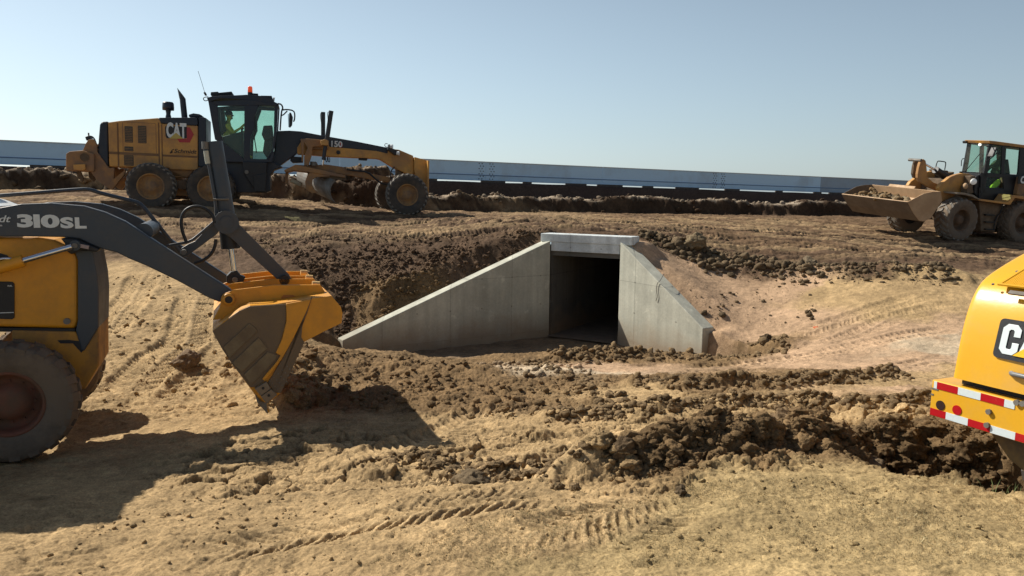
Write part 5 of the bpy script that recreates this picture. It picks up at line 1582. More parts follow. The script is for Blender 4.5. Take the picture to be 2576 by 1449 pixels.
MB().prism(P('z4', [(-60, 368), (0, 368), (35, 378), (48, 395), (30, 408), (-60, 420)], hv), hv - .006, hv + .01).build('hand_hole', BLK, hd_)
MB().prism(P('z4', [(275, 785), (330, 783), (385, 790), (400, 830), (390, 845), (350, 800), (290, 800)], hv - .03), hv - .034, hv - .028).build('chipped_paint', BLK, BH_)
MB().cyl((wc.x, .4, .52), (wc.x, 1.75, .52), .09).build('front_axle', MUD, BH_)
# what lies out of the picture to the left: cab, rear wheels, boom
x0 = wc.x - .78; zt = BK.pt(*px('z4', 0, 293), hv)[1]
cb = empty('cab', Matrix.Identity(4), BH_)
cx0 = x0 - 1.70
MB().box((x0 - .75, .96, .72), (1.6, 1.05, .6)).build('cab_base', ORA, cb, .03)
for (a_, b_) in ((x0 - .02, .48), (x0 - .02, 1.46), (cx0, .40), (cx0, 1.54), (x0 - .8, .40), (x0 - .8, 1.54)):
    MB().box((a_, b_, 1.92), (.08, .08, 2.2)).build('pillar', SLATE, cb, .01)
MB().box((x0 - .90, .90, 3.08), (1.80, 2.1, .14)).build('roof', SLATE, cb, .04)
for v_ in (.39, 1.55): MB().box((x0 - .78, v_, 1.8), (1.5, .01, 1.4)).build('window', GL, cb)
MB().box((x0 - .8, .97, 1.15), (.5, .5, .5)).build('seat', BLK, cb, .05)
for v_, sd in ((.22, -1), (1.86, 1)):
    tyre(BH_, (x0 - 1.05, v_, .76), .76, .42, .36, 22, sd, 'chevron', TYREB, RIM, TYREB, .4)
MB().prism([(x0 - 1.6, .7), (x0 - 2.2, .75), (x0 - 2.4, 1.4), (x0 - 2.1, 3.0), (x0 - 2.3, 3.1), (x0 - 2.7, 1.4), (x0 - 2.5, .5), (x0 - 1.6, .4)], .85, 1.1).build('rear_boom', SLATE, BH_, .02)
# bucket
bk = empty('bucket', Matrix.Identity(4), BH_)
BW = 2.12
BR = paint('mud worn bucket side', (.14, .10, .065), .65, .5, (.20, .14, .08), 3.0, bump=.4)
BR2 = paint('scraped bucket plate', (.22, .165, .09), .55, .45, (.12, .08, .05), 3.5, bump=.3)
shell = P('a6', [(580, 1330), (470, 1160), (300, 930), (212, 800), (132, 652), (190, 600), (350, 480), (440, 440), (640, 428), (940, 383), (1110, 360)], .0)
th_ = .028
inn = []
for i_, p_ in enumerate(shell):
    a_ = Vector(shell[max(i_ - 1, 0)]); b_ = Vector(shell[min(i_ + 1, len(shell) - 1)])
    d_ = (b_ - a_).normalized(); inn.append((p_[0] + d_.y * th_, p_[1] - d_.x * th_))
sp = shell + inn[::-1]
MB().prism(sp, .012, BW - .012).build('shell', ORA, bk)
side = P('a6', [(520, 1235), (470, 1160), (300, 930), (212, 800), (132, 652), (230, 565), (350, 482), (440, 442), (640, 428), (940, 383), (1110, 360), (1185, 450), (1200, 500), (1192, 585), (1045, 655), (880, 742), (690, 1160), (600, 1235), (560, 1240)], 0)
MB().prism(side, 0, .02).build('side_plate', ORA, bk, .004)
MB().prism(side, BW - .02, BW).build('side_plate', ORA, bk, .004)
MB().prism(P('a6', [(132, 652), (350, 485), (440, 446), (600, 436), (745, 425), (730, 600), (690, 740), (650, 830), (690, 850), (655, 910), (560, 1060), (480, 1110), (440, 1110), (300, 930), (212, 800)], -.005), -.014, 0).build('wear_plate', BR, bk, .003)
for (q_) in ([(222, 778), (432, 585), (480, 620), (500, 650), (270, 870)], [(292, 908), (510, 700), (560, 760), (580, 790), (370, 985)], [(390, 1005), (585, 820), (660, 845), (650, 880), (500, 1040), (445, 1090)]):
    MB().prism(P('a6', q_, -.014), -.026, -.012).build('wear_bar', BR2, bk, .004)
MB().prism(P('a6', [(940, 388), (905, 480), (800, 700), (700, 880), (560, 1060), (540, 1040), (655, 905), (690, 850), (650, 828), (700, 720), (740, 560), (735, 425)], -.02), -.03, 0).build('side_cutter', ORA, bk, .006)
MB().prism(P('a6', [(940, 388), (880, 500), (860, 700), (885, 742), (692, 1158), (640, 1150), (585, 1075), (700, 880), (800, 700), (905, 500)], -.006), -.018, 0).build('cheek_plate', BR, bk, .003)
rv = MB()
for k_ in range(20):
    a_, b_ = 600 + (k_ % 5) * 36 + (k_ // 5) * 22, 1060 + (k_ % 5) * -30 + (k_ // 5) * 22
    q_ = BK.p3('a6', a_, b_, -.018); rv.cyl(q_, q_ + Vector((0, -.006, 0)), .0055, n=8)
o_ = rv.build('rivet', IRON, bk)
for q_ in ([(478, 1118), (575, 1062), (608, 1118), (525, 1178)], [(527, 1182), (610, 1122), (662, 1168), (575, 1242)]):
    tb = MB().prism(P('a6', q_, -.02), -.05, .0).build('end_bit', paint('worn end bit', (.24, .19, .13), .6, .4), bk, .005)
    c2_ = [sum(t_) / 4 for t_ in zip(*q_)]; p_ = BK.p3('a6', c2_[0], c2_[1], -.05)
    MB().cyl(p_, p_ + Vector((0, -.006, 0)), .013, n=8).build('bolt_hole', BLK, tb)
MB().prism(P('a6', [(470, 1140), (500, 1180), (575, 1244), (586, 1335), (500, 1240)], 0), 0, BW).build('cutting_edge', IRON, bk, .004)
# ears on the back of the bucket
ear = [(205, 370), (222, 345), (262, 330), (300, 312), (640, 272), (1020, 270), (1050, 320), (1060, 335), (940, 385), (640, 430), (440, 412), (350, 445), (240, 545), (132, 560), (190, 455)]
e0 = P('a6', ear, .28)
def ear_shape(v_, par=bk, nm='hinge_ear'):
    return MB().prism(e0, v_, v_ + .03).build(nm, ORA, par, .006)
for v_ in (.28, 1.62): ear_shape(v_)
MB().prism(P('a6', [(205, 370), (222, 345), (262, 330), (300, 312), (640, 272), (1020, 270), (1050, 320), (940, 385), (640, 430), (440, 430), (350, 470), (240, 560)], .28), .82, .85).build('hinge_ear', ORA, bk, .006)
MB().prism(P('a6', [(205, 370), (222, 345), (262, 330), (300, 312), (640, 272), (1020, 270), (1050, 320), (940, 385), (640, 430), (440, 430), (350, 470), (240, 560)], .28), 1.12, 1.15).build('hinge_ear', ORA, bk, .006)
for v_ in (.27, 1.64):
    q_ = BK.p3('a6', 264, 388, .28); q_.y = v_
    MB().lathe([(.034, -.03), (.052, -.03), (.058, 0), (.058, .05), (.034, .05)], q_, 24).build('hinge_boss', ORA, bk)
    MB().cyl(q_ + Vector((0, -.02, 0)), q_ + Vector((0, .3, 0)), .034).build('hinge_pin', BLK, bk)
MB().prism(P('a6', [(695, 375), (715, 352), (790, 352), (820, 368), (812, 388), (740, 402), (705, 400)], .28), .274, .281).build('ear_slot', paint('orange slot', (.50, .16, .02), .5, .1), bk)
for v_, a_, b_ in ((.36, 975, 262), (.95, 925, 205), (1.5, 860, 152)):
    q_ = BK.p3('a6', 975, 262, .28); q_.y = v_
    MB().cyl(q_ + Vector((-.02, 0, -.01)), q_ + Vector((.05, 0, -.015)), .03).build('stop_block', paint('pale stop', (.70, .45, .18), .5, .2), bk)

# ------------------------------------------------------------------ yellow roller beside the lawn
cdir = Vector((.40, -.915, 0)).normalized()
CF_ = Frame(at_depth(2345, 955, 5.3), (cdir.x, cdir.y, -.005))
CR = empty('yellow_roller', CF_.m)
tag(CR, 'clean bright yellow roller with red and white tape on its bumper, standing in the trench', 'roller')
P = CF_.poly
def cpt(z, x, y, v=0): return CF_.p3(z, x, y, v)
# bumper
b0, b1 = cpt('b3', 100, 130), cpt('b3', 80, 545)
Wc = 1.75
zb0 = (CF_.pt(*px('b3', 70, 520), 0)[1]); zt0 = 0.0
MB().prism([(0, zb0), (Wc, zb0), (Wc, zt0), (.0, zt0)], 0, .16).build('bumper', YELC, CR, .008, 3)
MB().prism([(-.0, zt0 - .02), (Wc, zt0 - .02), (Wc, zt0 + .001), (0, zt0 + .001)], .01, .7).build('deck_plate', YELC, CR, .004)
bp_ = [o for o in CR.children if o.name.startswith('bumper')][0]
def strip(segs, ztop, zbot):
    for (xa, ya, xb, yb, mt) in segs:
        ua = CF_.pt(*px('b3', xa, ya), 0)[0]; ub = CF_.pt(*px('b3', xb, yb), 0)[0]
        MB().box(((ua + ub) / 2, -.002, (ztop + zbot) / 2), (ub - ua - .001, .003, ztop - zbot)).build('tape', mt, bp_)
strip([(118, 160, 150, 170, WHTT), (150, 170, 370, 220, REDT), (370, 220, 608, 280, WHTT), (608, 280, 855, 340, REDT), (855, 340, 965, 370, WHTT)], -.006, -.056)
zl = zb0
strip([(72, 500, 236, 545, REDT), (236, 545, 468, 605, WHTT), (468, 605, 703, 660, REDT), (703, 660, 965, 735, WHTT), (965, 735, 1190, 790, REDT)], zl + .056, zl + .006)
def disc(z, x, y, r, mat, name, d=.004, par=None, n=28):
    q_ = cpt(z, x, y); MB().cyl((q_.x, 0.001, q_.z), (q_.x, -d, q_.z), r, n=n).build(name, mat, par or bp_)
disc('b3', 182, 418, .034, paint('lamp hole', (.03, .008, .004), .6, .1), 'lamp_hole')
disc('b3', 355, 468, .034, REDT, 'reflector')
for (a_, b_) in ((694, 484), (675, 624), (988, 388), (1050, 400)):
    disc('b3', a_, b_, .019, IRON, 'bolt_head', .018, None, 8)
MB().box((.03, -.001, -.062), (.05, .004, .012)).build('chipped_paint', IRON, bp_)
MB().box((.012, -.001, -.105), (.02, .004, .012)).build('chipped_paint', IRON, bp_)
# hood: rounded tail, profile in (inward, up), full width with rounded left corner
hb = cpt('b3', 290, 130)
# profile at the left edge of the hood
HL = cpt('b3', 285, 110).x - .005


def uplane(x, y, u0):
    d = ray(x, y); t = (u0 - (EYE - CF_.O).dot(CF_.u)) / d.dot(CF_.u)
    q = CF_.mi @ (EYE + d * t); return (q.y, q.z)


prof = [uplane(a_, b_, HL) for a_, b_ in ((2390, 948), (2396, 915), (2404, 870), (2414, 822), (2424, 785), (2438, 745), (2455, 715), (2474, 694), (2520, 664), (2576, 632), (2680, 580))]
prof = [(prof[0][0] + (a_ - prof[0][0]) + .0, b_) for a_, b_ in prof]
print('PROF', [(round(a_, 2), round(b_, 2)) for a_, b_ in prof])
prof.append((prof[-1][0] + .8, prof[-1][1] + .02))
vs_, fs_ = [], []
cols_ = [(0.0, .085, 0), (.003, .04, 0), (.014, .013, 0), (.035, .002, 0), (.08, 0, 0), (Wc - .2 - HL, 0, 0)]
lean = [0] * 12
for j_, (vv, zz) in enumerate(prof):
    for (du, dv, dz) in cols_:
        vs_.append((HL + lean[j_] * (1 if du < 1 else 0) + du, vv + dv, zz + 0))
nc_ = len(cols_)
for j_ in range(len(prof) - 1):
    for i_ in range(nc_ - 1):
        fs_.append([j_ * nc_ + i_, j_ * nc_ + i_ + 1, (j_ + 1) * nc_ + i_ + 1, (j_ + 1) * nc_ + i_])
# far side wall of the hood
base = len(vs_)
for j_, (vv, zz) in enumerate(prof):
    vs_.append((HL, 2.6, zz))
for j_ in range(len(prof) - 1):
    fs_.append([j_ * nc_, (j_ + 1) * nc_, base + j_ + 1, base + j_])
base2 = len(vs_)
for j_, (vv, zz) in enumerate(prof):
    vs_.append((Wc - .2, 2.6, zz))
for j_ in range(len(prof) - 1):
    fs_.append([j_ * nc_ + nc_ - 1, base2 + j_, base2 + j_ + 1, (j_ + 1) * nc_ + nc_ - 1])
hood_c = MB().add(vs_, fs_, True).build('hood', YELC, CR)
sb = hood_c.modifiers.new('sub', 'SUBSURF'); sb.levels = 2; sb.render_levels = 2
MB().prism([(HL + .03, .0), (Wc - .25, .0), (Wc - .25, .03), (HL + .03, .03)], .09, 1.2).build('hood_gap', BLK, CR)
# badge
def vface(zz):                       # how far in the rear face lies at a height
    for (a_, b_), (c_, d_) in zip(prof[:-1], prof[1:]):
        if b_ <= zz <= d_: return a_ + (c_ - a_) * (zz - b_) / (d_ - b_)
    return .05
bA = CF_.pt(*px('b2', 850, 1195), .07); bB = CF_.pt(*px('b2', 900, 745), .12)
zlo, zhi = bA[1], bB[1]
slope = (vface(zhi) - vface(zlo)) / (zhi - zlo)
bdm = Matrix.Translation((bA[0], vface(zlo) - .008, zlo)) @ Matrix.Rotation(-math.atan(slope), 4, 'X')
bdg = empty('badge', bdm, CR)
bh_ = (zhi - zlo) * math.sqrt(1 + slope * slope); bw_ = bh_ * 1.75
MB().prism(rounded(0, 0, bw_, bh_, .03, 4), -.003, .004).build('badge_plate', BLK, bdg)
MB().prism(block_c(bh_ * .13, bh_ * .12, bh_ * .46, bh_ * .76, bh_ * .165), -.009, -.006).build('lettering', WHTT, bdg, .0015)
MB().prism([(bh_ * .60, bh_ * .12), (bh_ * .80, bh_ * .88), (bh_ * 1.0, bh_ * .88), (bh_ * 1.2, bh_ * .12), (bh_ * 1.0, bh_ * .12), (bh_ * .96, bh_ * .30), (bh_ * .84, bh_ * .30), (bh_ * .80, bh_ * .12)], -.009, -.006).build('lettering', WHTT, bdg, .001)
MB().prism([(bh_ * 1.32, bh_ * .12), (bh_ * 1.50, bh_ * .12), (bh_ * 1.50, bh_ * .71), (bh_ * 1.66, bh_ * .71), (bh_ * 1.66, bh_ * .88), (bh_ * 1.14, bh_ * .88), (bh_ * 1.14, bh_ * .71), (bh_ * 1.32, bh_ * .71)], -.009, -.006).build('lettering', WHTT, bdg, .001)
MB().prism([(bh_ * .50, bh_ * .12), (bh_ * 1.25, bh_ * .12), (bh_ * .875, bh_ * .46)], -.011, -.009).build('triangle', paint('badge bright yellow', (.85, .50, .01), .4, .0), bdg)
# handle with its recess, bolt, grille on the slope
q_ = cpt('b3', 408, 45, .06); MB().cyl((q_.x, .075, q_.z), (q_.x, .03, q_.z), .014, n=10).build('bolt_head', IRON, hood_c)
ha = cpt('b3', 930, 80, .03); hb2 = ha + Vector((.24, 0, 0))
MB().tube([ha + Vector((0, .03, 0)), ha + Vector((.0, -.02, 0)), ha + Vector((.05, -.035, .002)), hb2 + Vector((-.05, -.035, .002)), hb2 + Vector((0, -.02, 0)), hb2 + Vector((0, .03, 0))], .016, 8, 1).build('handle', paint('grey handle', (.16, .17, .18), .4, .1), CR)
rc0 = cpt('b3', 810, 150, .04)
MB().tube([rc0 + Vector((0, .01, .17)), rc0 + Vector((.0, .008, .02)), rc0 + Vector((.02, .006, 0)), rc0 + Vector((.35, .006, 0))], .007, 8, 1).build('recess_edge', YELC, CR)
# sloping grille
sl_i = prof[7]; slp = Vector((0, prof[9][0] - prof[7][0], prof[9][1] - prof[7][1])).normalized()
sn_ = Vector((0, -slp.z, slp.y)); s0_ = Vector((HL, sl_i[0], sl_i[1]))
_d = ray(*px('b2', 890, 402)); _n = CF_.m.to_3x3() @ sn_; _p = CF_.m @ s0_
sA = CF_.mi @ (EYE + _d * ((_p - EYE).dot(_n) / _d.dot(_n)))
nn_ = Vector((0, -slp.z, slp.y))
gm_ = Matrix(((1, 0, 0, sA.x), (0, nn_.y * -1, slp.y, sA.y), (0, nn_.z * -1, slp.z, sA.z), (0, 0, 0, 1)))
gfr = empty('top_grille', gm_, CR)
MB().box((.35, -.006, .30), (.72, .006, .56)).build('grille_back', paint('dark inside', (.10, .06, .02), .8, .2), gfr)
gm2 = MB()
for i_ in range(48): gm2.box((.0 + i_ * .0148, -.012, .30), (.007, .006, .56))
for i_ in range(38): gm2.box((.35, -.013, .02 + i_ * .0148), (.72, .006, .007))
gm2.build('grille_mesh', YELC, gfr)
MB().ring([(-.02, 0), (.72, 0), (.72, .6), (-.02, .6)], .018, -.02, -.008).build('grille_frame', YELC, gfr)
MB().box(sA + Vector((.18, -.03, -.025)), (.2, .03, .012), Matrix.Rotation(.7, 3, 'X')).build('chipped_paint', IRON, CR)
for a_ in (.0, .0):
    pass
q_ = sA + nn_ * .01 + Vector((-.05, 0, 0)); MB().cyl(q_, q_ + nn_ * .008, .009, n=10).build('bolt_head', IRON, hood_c)
q_ = sA + nn_ * .01 + slp * .22 + Vector((-.03, 0, 0)); MB().cyl(q_, q_ + nn_ * .008, .009, n=10).build('bolt_head', IRON, hood_c)
# frame, belly and wheels below
MB().prism([(.32, zb0), (Wc, zb0), (Wc, zb0 - .42), (1.0, zb0 - .42), (.50, zb0 - .18)], .14, .7).build('belly', paint('muddy yellow belly', (.36, .20, .05), .6, .6, (.14, .095, .055)), CR, .01)
for uu in (.74, 1.9):
    w_ = tyre(CR, (uu, .85, zb0 - .30), .50, .45, .25, 18, -1, 'chevron', TREAD, RIM, TYRE, .4)
    w_.rotation_euler = (0, 0, R(90)) if False else w_.rotation_euler
MB().box((1.0, 1.9, .2), (1.5, 2.2, .9)).build('engine_body', YELC, CR, .05)
for uu in (1.0,):
    MB().cyl((.2, 3.4, zb0 - .1), (1.9, 3.4, zb0 - .1), .6, n=48).build('drum', IRON, CR)

# ------------------------------------------------------------------ wheel loader
lth = R(20)
lu = Vector((math.cos(lth), math.sin(lth), -.03))
LF = Frame(at_depth(2421, 608, 25), lu, roll=.085)
LO = empty('wheel_loader', LF.m)
tag(LO, 'yellow wheel loader carrying a tilted bucket of soil towards the grader', 'wheel loader')
P = LF.poly
LW = 2.5
lc = LF.p3('z5', 1463, 1012, 0); rc = LF.p3('z5', 2100, 1060, 0)
for c, tr in ((lc, TREAD), (rc, TYREB)):
    c.z = .70
    tyre(LO, (c.x, .26, c.z), .72, .52, .36, 20, -1, 'chevron', TYREB, paint('brown rim', (.16, .095, .055), .8, .5, (.10, .07, .045), 4.0), tr, .4, 'wheel', -.35)
    tyre(LO, (c.x, 2.24, c.z), .72, .52, .36, 20, 1, 'chevron', TYREB, MUD, tr, .4)
# bucket
lb = empty('bucket', Matrix.Identity(4), LO)
bsh = P('z5', [(893, 795), (955, 915), (1012, 990), (1060, 999), (1130, 966), (1200, 862), (1252, 785), (1238, 684)], -.12)
tip = LF.pt(*px('z5', 220, 632), 0)
# width so that the far lip corner lands where the photo shows it
best = min([(abs(LF.pt(*px('z5', 220, 632), w_)[0] - bsh[0][0]), w_) for w_ in np.linspace(1.5, 3.6, 60)])[1]
BWL = best
inn = []
for i_, p_ in enumerate(bsh):
    a_ = Vector(bsh[max(i_ - 1, 0)]); b_ = Vector(bsh[min(i_ + 1, len(bsh) - 1)])
    d_ = (b_ - a_).normalized(); inn.append((p_[0] - d_.y * .03, p_[1] + d_.x * .03))
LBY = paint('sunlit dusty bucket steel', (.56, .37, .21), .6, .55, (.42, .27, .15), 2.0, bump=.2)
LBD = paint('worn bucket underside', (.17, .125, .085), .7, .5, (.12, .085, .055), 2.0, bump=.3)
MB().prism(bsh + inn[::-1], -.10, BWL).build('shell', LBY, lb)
oo = []
for i_, p_ in enumerate(bsh[:5]):
    a_ = Vector(bsh[max(i_ - 1, 0)]); b_ = Vector(bsh[min(i_ + 1, len(bsh) - 1)]); d_ = (b_ - a_).normalized()
    oo.append((p_[0] + d_.y * .012, p_[1] - d_.x * .012))
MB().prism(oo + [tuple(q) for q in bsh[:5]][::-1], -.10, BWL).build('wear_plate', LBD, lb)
sd = P('z5', [(893, 795), (975, 752), (1060, 708), (1150, 688), (1238, 684), (1252, 785), (1200, 862), (1130, 966), (1060, 999), (1012, 990), (955, 915)], -.12)
MB().prism(sd, -.12, -.095).build('side_plate', LBY, lb, .005)
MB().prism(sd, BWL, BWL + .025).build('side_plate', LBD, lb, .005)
sg = P('z5', [(1238, 684), (1252, 700), (1262, 660), (1245, 655)], -.12)
MB().prism([(sd[4][0] - .02, sd[4][1]), (sd[4][0] + .02, sd[4][1]), (sd[4][0] + .06, sd[4][1] + .08), (sd[4][0] + .04, sd[4][1] + .08)], .9, BWL - .7).build('spill_guard', LBY, lb, .005)
# load of soil
LM = LF.m
def heap():
    n1, n2 = 60, 26
    vs, cs = [], []
    x0_, x1_ = bsh[0][0] + .08, bsh[7][0] - .06
    zlip, zback = bsh[0][1], bsh[7][1]
    for i in range(n1):
        for j in range(n2):
            a = i / (n1 - 1); b = j / (n2 - 1)
            x_ = x0_ + (x1_ - x0_) * b; y_ = .0 + (BWL - .1) * a
            h = zlip + (-.06 + .05 * math.sin(b * 3) + .16 * math.sin(min(1, b * 1.3) * math.pi) * math.sin(a * math.pi) ** .6) - .12 * b
            nz = float(fbm(np.array([x_ * 4.]), np.array([y_ * 4.]), 4, 300)[0]) * .09 + float(domes(np.array([x_ * 6.]), np.array([y_ * 6.]), 301, .8)[0]) * .09
            vs.append((x_, y_, h + nz))
    fs = [[i * n2 + j, i * n2 + j + 1, (i + 1) * n2 + j + 1, (i + 1) * n2 + j] for i in range(n1 - 1) for j in range(n2 - 1)]
    b_ = len(vs)
    vs += [(v[0], v[1], v[2] - .25) for v in vs]
    me = bpy.data.meshes.new('soil_load'); me.from_pydata(vs, [], fs); me.polygons.foreach_set('use_smooth', [True] * len(fs))
    ca = me.color_attributes.new('soil', 'FLOAT_COLOR', 'POINT')
    for k in range(len(vs)): ca.data[k].color = (*[c * (.8 + .5 * (k * 7 % 13) / 13) for c in (.24, .18, .11)], 1)
    me.materials.append(CLOD_MAT)
    o = bpy.data.objects.new('soil_load', me); COL.objects.link(o); o.matrix_world = LM
    tag(o, 'lumpy brown soil heaped in the raised bucket of the wheel loader', 'soil', None, 'stuff')
    vs2 = [v for v in vs[:b_]]
    return o, vs2
hp_, hv_ = heap()
sel = [hv_[i] for i in rng.integers(0, len(hv_), 110)]
xs_ = np.array([(LM @ Vector(v)).x for v in sel]); ys_ = np.array([(LM @ Vector(v)).y for v in sel]); zs_ = np.array([(LM @ Vector(v)).z for v in sel])
c_ = clods('soil_load_clods', xs_, ys_, rng.uniform(.02, .11, len(sel)) , zs_)
c_.name = 'soil_load_lumps'
tag(c_, 'loose lumps on top of the soil in the wheel loader bucket', 'soil', None, 'stuff')
# arms, tilt lever, cylinder
for v_ in (.55, 1.75):
    MB().prism(P('z5', [(1215, 650), (1240, 610), (1280, 580), (1335, 535), (1400, 508), (1470, 494), (1540, 500), (1590, 525), (1590, 600), (1500, 690), (1420, 705), (1300, 780), (1250, 790), (1232, 740)], .55), v_, v_ + .14).build('lift_arm', YEL, LO, .02)
MB().prism(P('z5', [(985, 500), (1000, 420), (1020, 358), (1045, 345), (1068, 362), (1078, 440), (1086, 535), (1150, 590), (1235, 620), (1225, 690), (1100, 640), (1000, 580), (985, 540)], 1.05), 1.0, 1.1).build('tilt_lever', YEL, LO, .012)
MB().prism(P('z5', [(948, 500), (958, 420), (975, 355), (1000, 342), (1020, 355), (1020, 440), (1010, 560), (960, 540)], 1.35), 1.35, 1.45).build('tilt_lever', MUD, LO, .012)
MB().cyl(LF.p3('z5', 1035, 360, 1.0), LF.p3('z5', 1035, 360, 1.0) + Vector((0, .5, 0)), .05).build('lever_pin', IRON, LO)
MB().cyl(LF.p3('z5', 1060, 390, 1.2), LF.p3('z5', 1190, 465, 1.2), .035).build('piston_rod', CHROME, LO)
MB().cyl(LF.p3('z5', 1180, 458, 1.2), LF.p3('z5', 1330, 560, 1.2), .12).build('tilt_cylinder', BLK, LO)
MB().prism(P('z5', [(1190, 455), (1290, 465), (1295, 490), (1355, 478), (1340, 560), (1300, 560), (1230, 620), (1190, 560)], 1.7), 1.6, 2.0).build('front_tower', MUD, LO, .02)
MB().prism(P('z5', [(1290, 560), (1560, 560), (1640, 700), (1640, 900), (1300, 900), (1240, 760)], .8), .8, 1.7).build('front_frame', MUD, LO, .02)
MB().tube([LF.p3('z5', a_, b_, 1.9) for a_, b_ in ((1180, 450), (1200, 372), (1215, 366), (1280, 374), (1292, 385), (1278, 460))], .018, 6, 1).build('handrail', BLK, LO)
MB().tube([LF.p3('z5', a_, b_, 2.0) for a_, b_ in ((1452, 420), (1455, 345), (1490, 340))], .015, 6, 1).build('handrail', BLK, LO)
MB().prism(P('z5', [(1300, 840), (2130, 860), (2120, 1120), (1660, 1110), (1640, 1000), (1300, 1000)], .75), .75, 1.75).build('chassis', MUD, LO, .02)
MB().prism(P('z5', [(1640, 790), (1890, 815), (1800, 1110), (1660, 1100)], .35), .35, .75).build('ladder_box', paint('dark muddy step', (.10, .07, .045), .8, .5), LO, .02)
MB().tube([LF.p3('z5', a_, b_, .3) for a_, b_ in ((1885, 815), (1870, 900), (1810, 960), (1790, 1090))], .02, 6, 1).build('step_rail', BLK, LO)
for k_ in range(3): MB().box(LF.p3('z5', 1740, 930 + k_ * 75, .33), (.42, .14, .04)).build('step', BLK, LO)
# fenders
MB().prism(P('z5', [(1388, 694), (1480, 700), (1560, 720), (1640, 775), (1620, 772), (1550, 738), (1470, 718), (1392, 712)], .1), .02, .6).build('front_fender', paint('grey dusty fender', (.30, .27, .22), .6, .5), LO, .005)
MB().prism(P('z5', [(1630, 758), (1930, 800), (1948, 795), (2000, 722), (2110, 735), (2300, 745), (2300, 775), (2105, 768), (2015, 752), (1965, 825), (1630, 780)], .05), .05, .6).build('rear_fender', YEL, LO, .01)
# cab
LC, LCF = .65, 1.50
lcab = empty('cab', Matrix.Identity(4), LO)
P2_ = lambda pts, v_: LF.poly('z5', pts, LC)
MB().prism(P2_([(1735, 152), (1800, 158), (2110, 200), (2300, 225), (2290, 245), (2100, 228), (1800, 192), (1742, 184)], LC), LC - .05, LCF + .05).build('roof', YEL, lcab, .02)
MB().prism(P2_([(1750, 184), (2290, 245), (2290, 262), (1750, 196)], LC), LC, LCF).build('roof_liner', BLK, lcab, .01)
for v_ in (LC, LCF - .06):
    MB().prism(P2_([(1748, 185), (1780, 188), (1750, 400), (1728, 500), (1700, 700), (1655, 700), (1690, 490)], v_), v_, v_ + .06).build('front_pillar', BLK, lcab, .01)
    MB().prism(P2_([(1880, 210), (1915, 212), (1905, 510), (1870, 510)], v_), v_, v_ + .06).build('centre_pillar', BLK, lcab, .01)
    MB().prism(P2_([(2070, 225), (2150, 235), (2120, 720), (2010, 700), (2050, 480)], v_), v_, v_ + .06).build('rear_pillar', BLK, lcab, .01)
    MB().prism(P2_([(1660, 490), (2050, 508), (2040, 700), (1900, 690), (1890, 540), (1690, 540), (1680, 650), (1650, 700)], v_), v_, v_ + .05).build('door', BLK, lcab, .01)
    MB().prism(P2_([(1690, 655), (1900, 665), (2020, 700), (1990, 720), (1930, 790), (1640, 760)], v_), v_, v_ + .05).build('cab_sill', BLK, lcab, .01)
    MB().prism(P2_([(1765, 188), (2110, 225), (2090, 505), (1715, 490)], v_), v_ + .02, v_ + .03).build('side_glass', GL, lcab)
    MB().prism(P2_([(1690, 535), (1892, 538), (1845, 660), (1690, 652)], v_), v_ + .03, v_ + .035).build('lower_glass', GL, lcab)
MB().prism(P2_([(1640, 640), (2060, 660), (1990, 760), (1640, 780)], .6), .66, 1.5).build('cab_floor', BLK, lcab, .02)
ws0, ws1 = LF.p3('z5', 1548, 175, LCF), LF.p3('z5', 1760, 188, LC)
top0 = (ws1.x - .05, LC, ws1.z); top1 = (ws1.x - .05, LCF, ws1.z); q_ = LF.p3('z5', 1695, 492, LC)
MB().add([top0, top1, (q_.x - .02, LCF, q_.z), (q_.x - .02, LC, q_.z)], [[0, 1, 2, 3]]).build('windscreen', glass('pale windscreen', (.70, .86, .82), .30), lcab)
MB().prism(P2_([(1625, 530), (1690, 495), (1720, 640), (1650, 760), (1600, 700)], .7), .7, 1.5).build('cowl', BLK, lcab, .02)
MB().tube([Vector((q_.x - .05, 1.35, q_.z)), Vector((ws1.x - .16, .85, (q_.z + ws1.z) / 2 + .15))], .012, 6).build('wiper', BLK, lcab)
mq = LF.p3('z5', 1775, 290, .35)
MB().box(mq + Vector((0, 0, .05)), (.07, .2, .34), Matrix.Rotation(.35, 3, 'Y')).build('mirror', BLK, lcab, .02)
MB().tube([LF.p3('z5', a_, b_, .4) for a_, b_ in ((1715, 215), (1760, 212), (1830, 235), (1825, 280), (1775, 330), (1710, 370))], .016, 6, 1).build('mirror_arm', BLK, lcab)
MB().prism(P2_([(1725, 165), (1745, 160), (1750, 185), (1728, 190)], .5), 1.45, 1.6).build('work_light', BLK, lcab, .01)
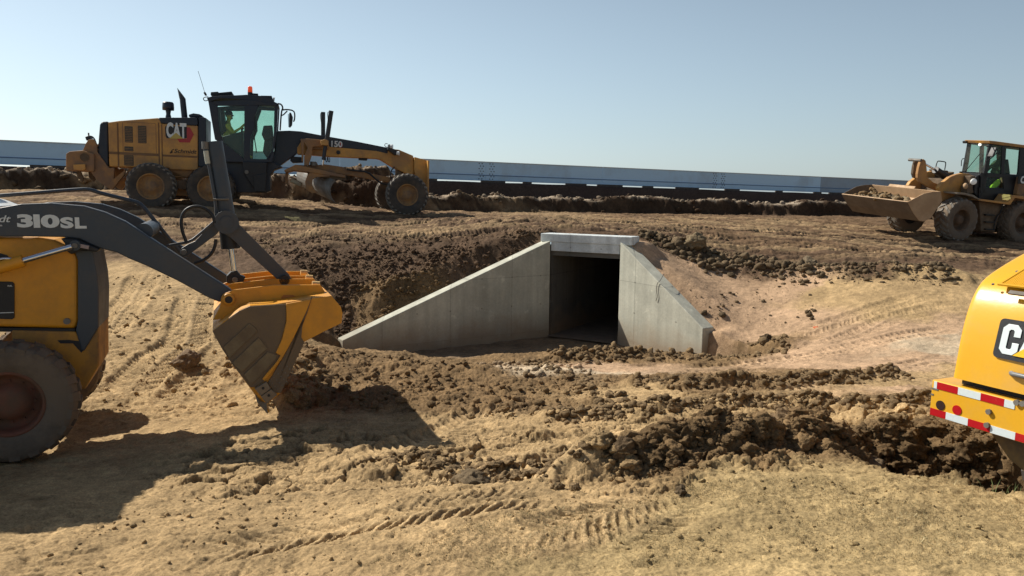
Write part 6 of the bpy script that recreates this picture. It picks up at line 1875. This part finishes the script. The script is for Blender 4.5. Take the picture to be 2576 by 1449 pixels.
q_ = LF.p3('z5', 1650, 196, 1.0); MB().cyl(q_, q_ + Vector((-.05, -.02, 0)), .045).build('work_light', emis('lit work light', (.9, .9, .85), .9), lcab)
MB().prism(P2_([(1960, 380), (2020, 350), (2040, 520), (1960, 520)], 1.2), .9, 1.3).build('seat', BLK, lcab, .03)
# headlight on its bracket
MB().prism(P('z5', [(1540, 525), (1590, 520), (1600, 560), (1560, 610), (1570, 700), (1500, 705), (1500, 640), (1535, 600)], .3), .26, .5).build('headlight_bracket', MUD, LO, .02)
q_ = LF.p3('z5', 1580, 582, .2); MB().sphere(q_, .13, 12, (1.0, .5, .8)).build('headlight', emis('headlight lens', (.75, .75, .72), .12), LO)
MB().sphere(LF.p3('z5', 1495, 628, .25), .085, 10, (.9, .9, 1.2)).build('marker_light', LBY, LO)
# engine hood behind the cab
MB().prism(P('z5', [(2060, 530), (2150, 535), (2300, 540), (2700, 580), (3150, 640), (3150, 980), (2400, 900), (2130, 760), (2020, 720)], .55), .5, 1.95).build('engine_hood', YELM, LO, .04)
MB().prism(P('z5', [(2045, 520), (2400, 540), (2400, 620), (2040, 605)], .5), .475, .5).build('hood_band', BLK, LO, .004)
q_ = LF.p3('z5', 2064, 600, .47)
textm('lettering', 'CAT', LO, (q_.x, .468, q_.z), .26, WHT, .05, 1.0, 0, .004)
# driver and bright vest
hd = LF.p3('z5', 1850, 305, 1.08)
jl = seated(hd.x + .03, hd.z - .77, 1.08, -1)
pl_ = person(LF.m, jl, dict(RADS), 'person', 'driver in dark green clothing sitting in the wheel loader cab', paint('dark green shirt', (.06, .075, .03), .85, .1, bump=.2))
dress(pl_, jl, -1, 1.08)
va, vb = LF.p3('z5', 1880, 560, .62), LF.p3('z5', 1790, 650, .62)
vm_ = MB()
vpts = P('z5', [(1875, 560), (1850, 570), (1800, 620), (1785, 650), (1810, 655), (1850, 640), (1885, 600)], .62)
vm_.prism(vpts, .70, .76)
tag(vm_.build('safety_vest', HIVIS, None, .012), 'bright yellow-green safety vest hanging behind the lower door glass of the wheel loader', 'safety vest')
bpy.data.objects['safety_vest'].matrix_world = LF.m
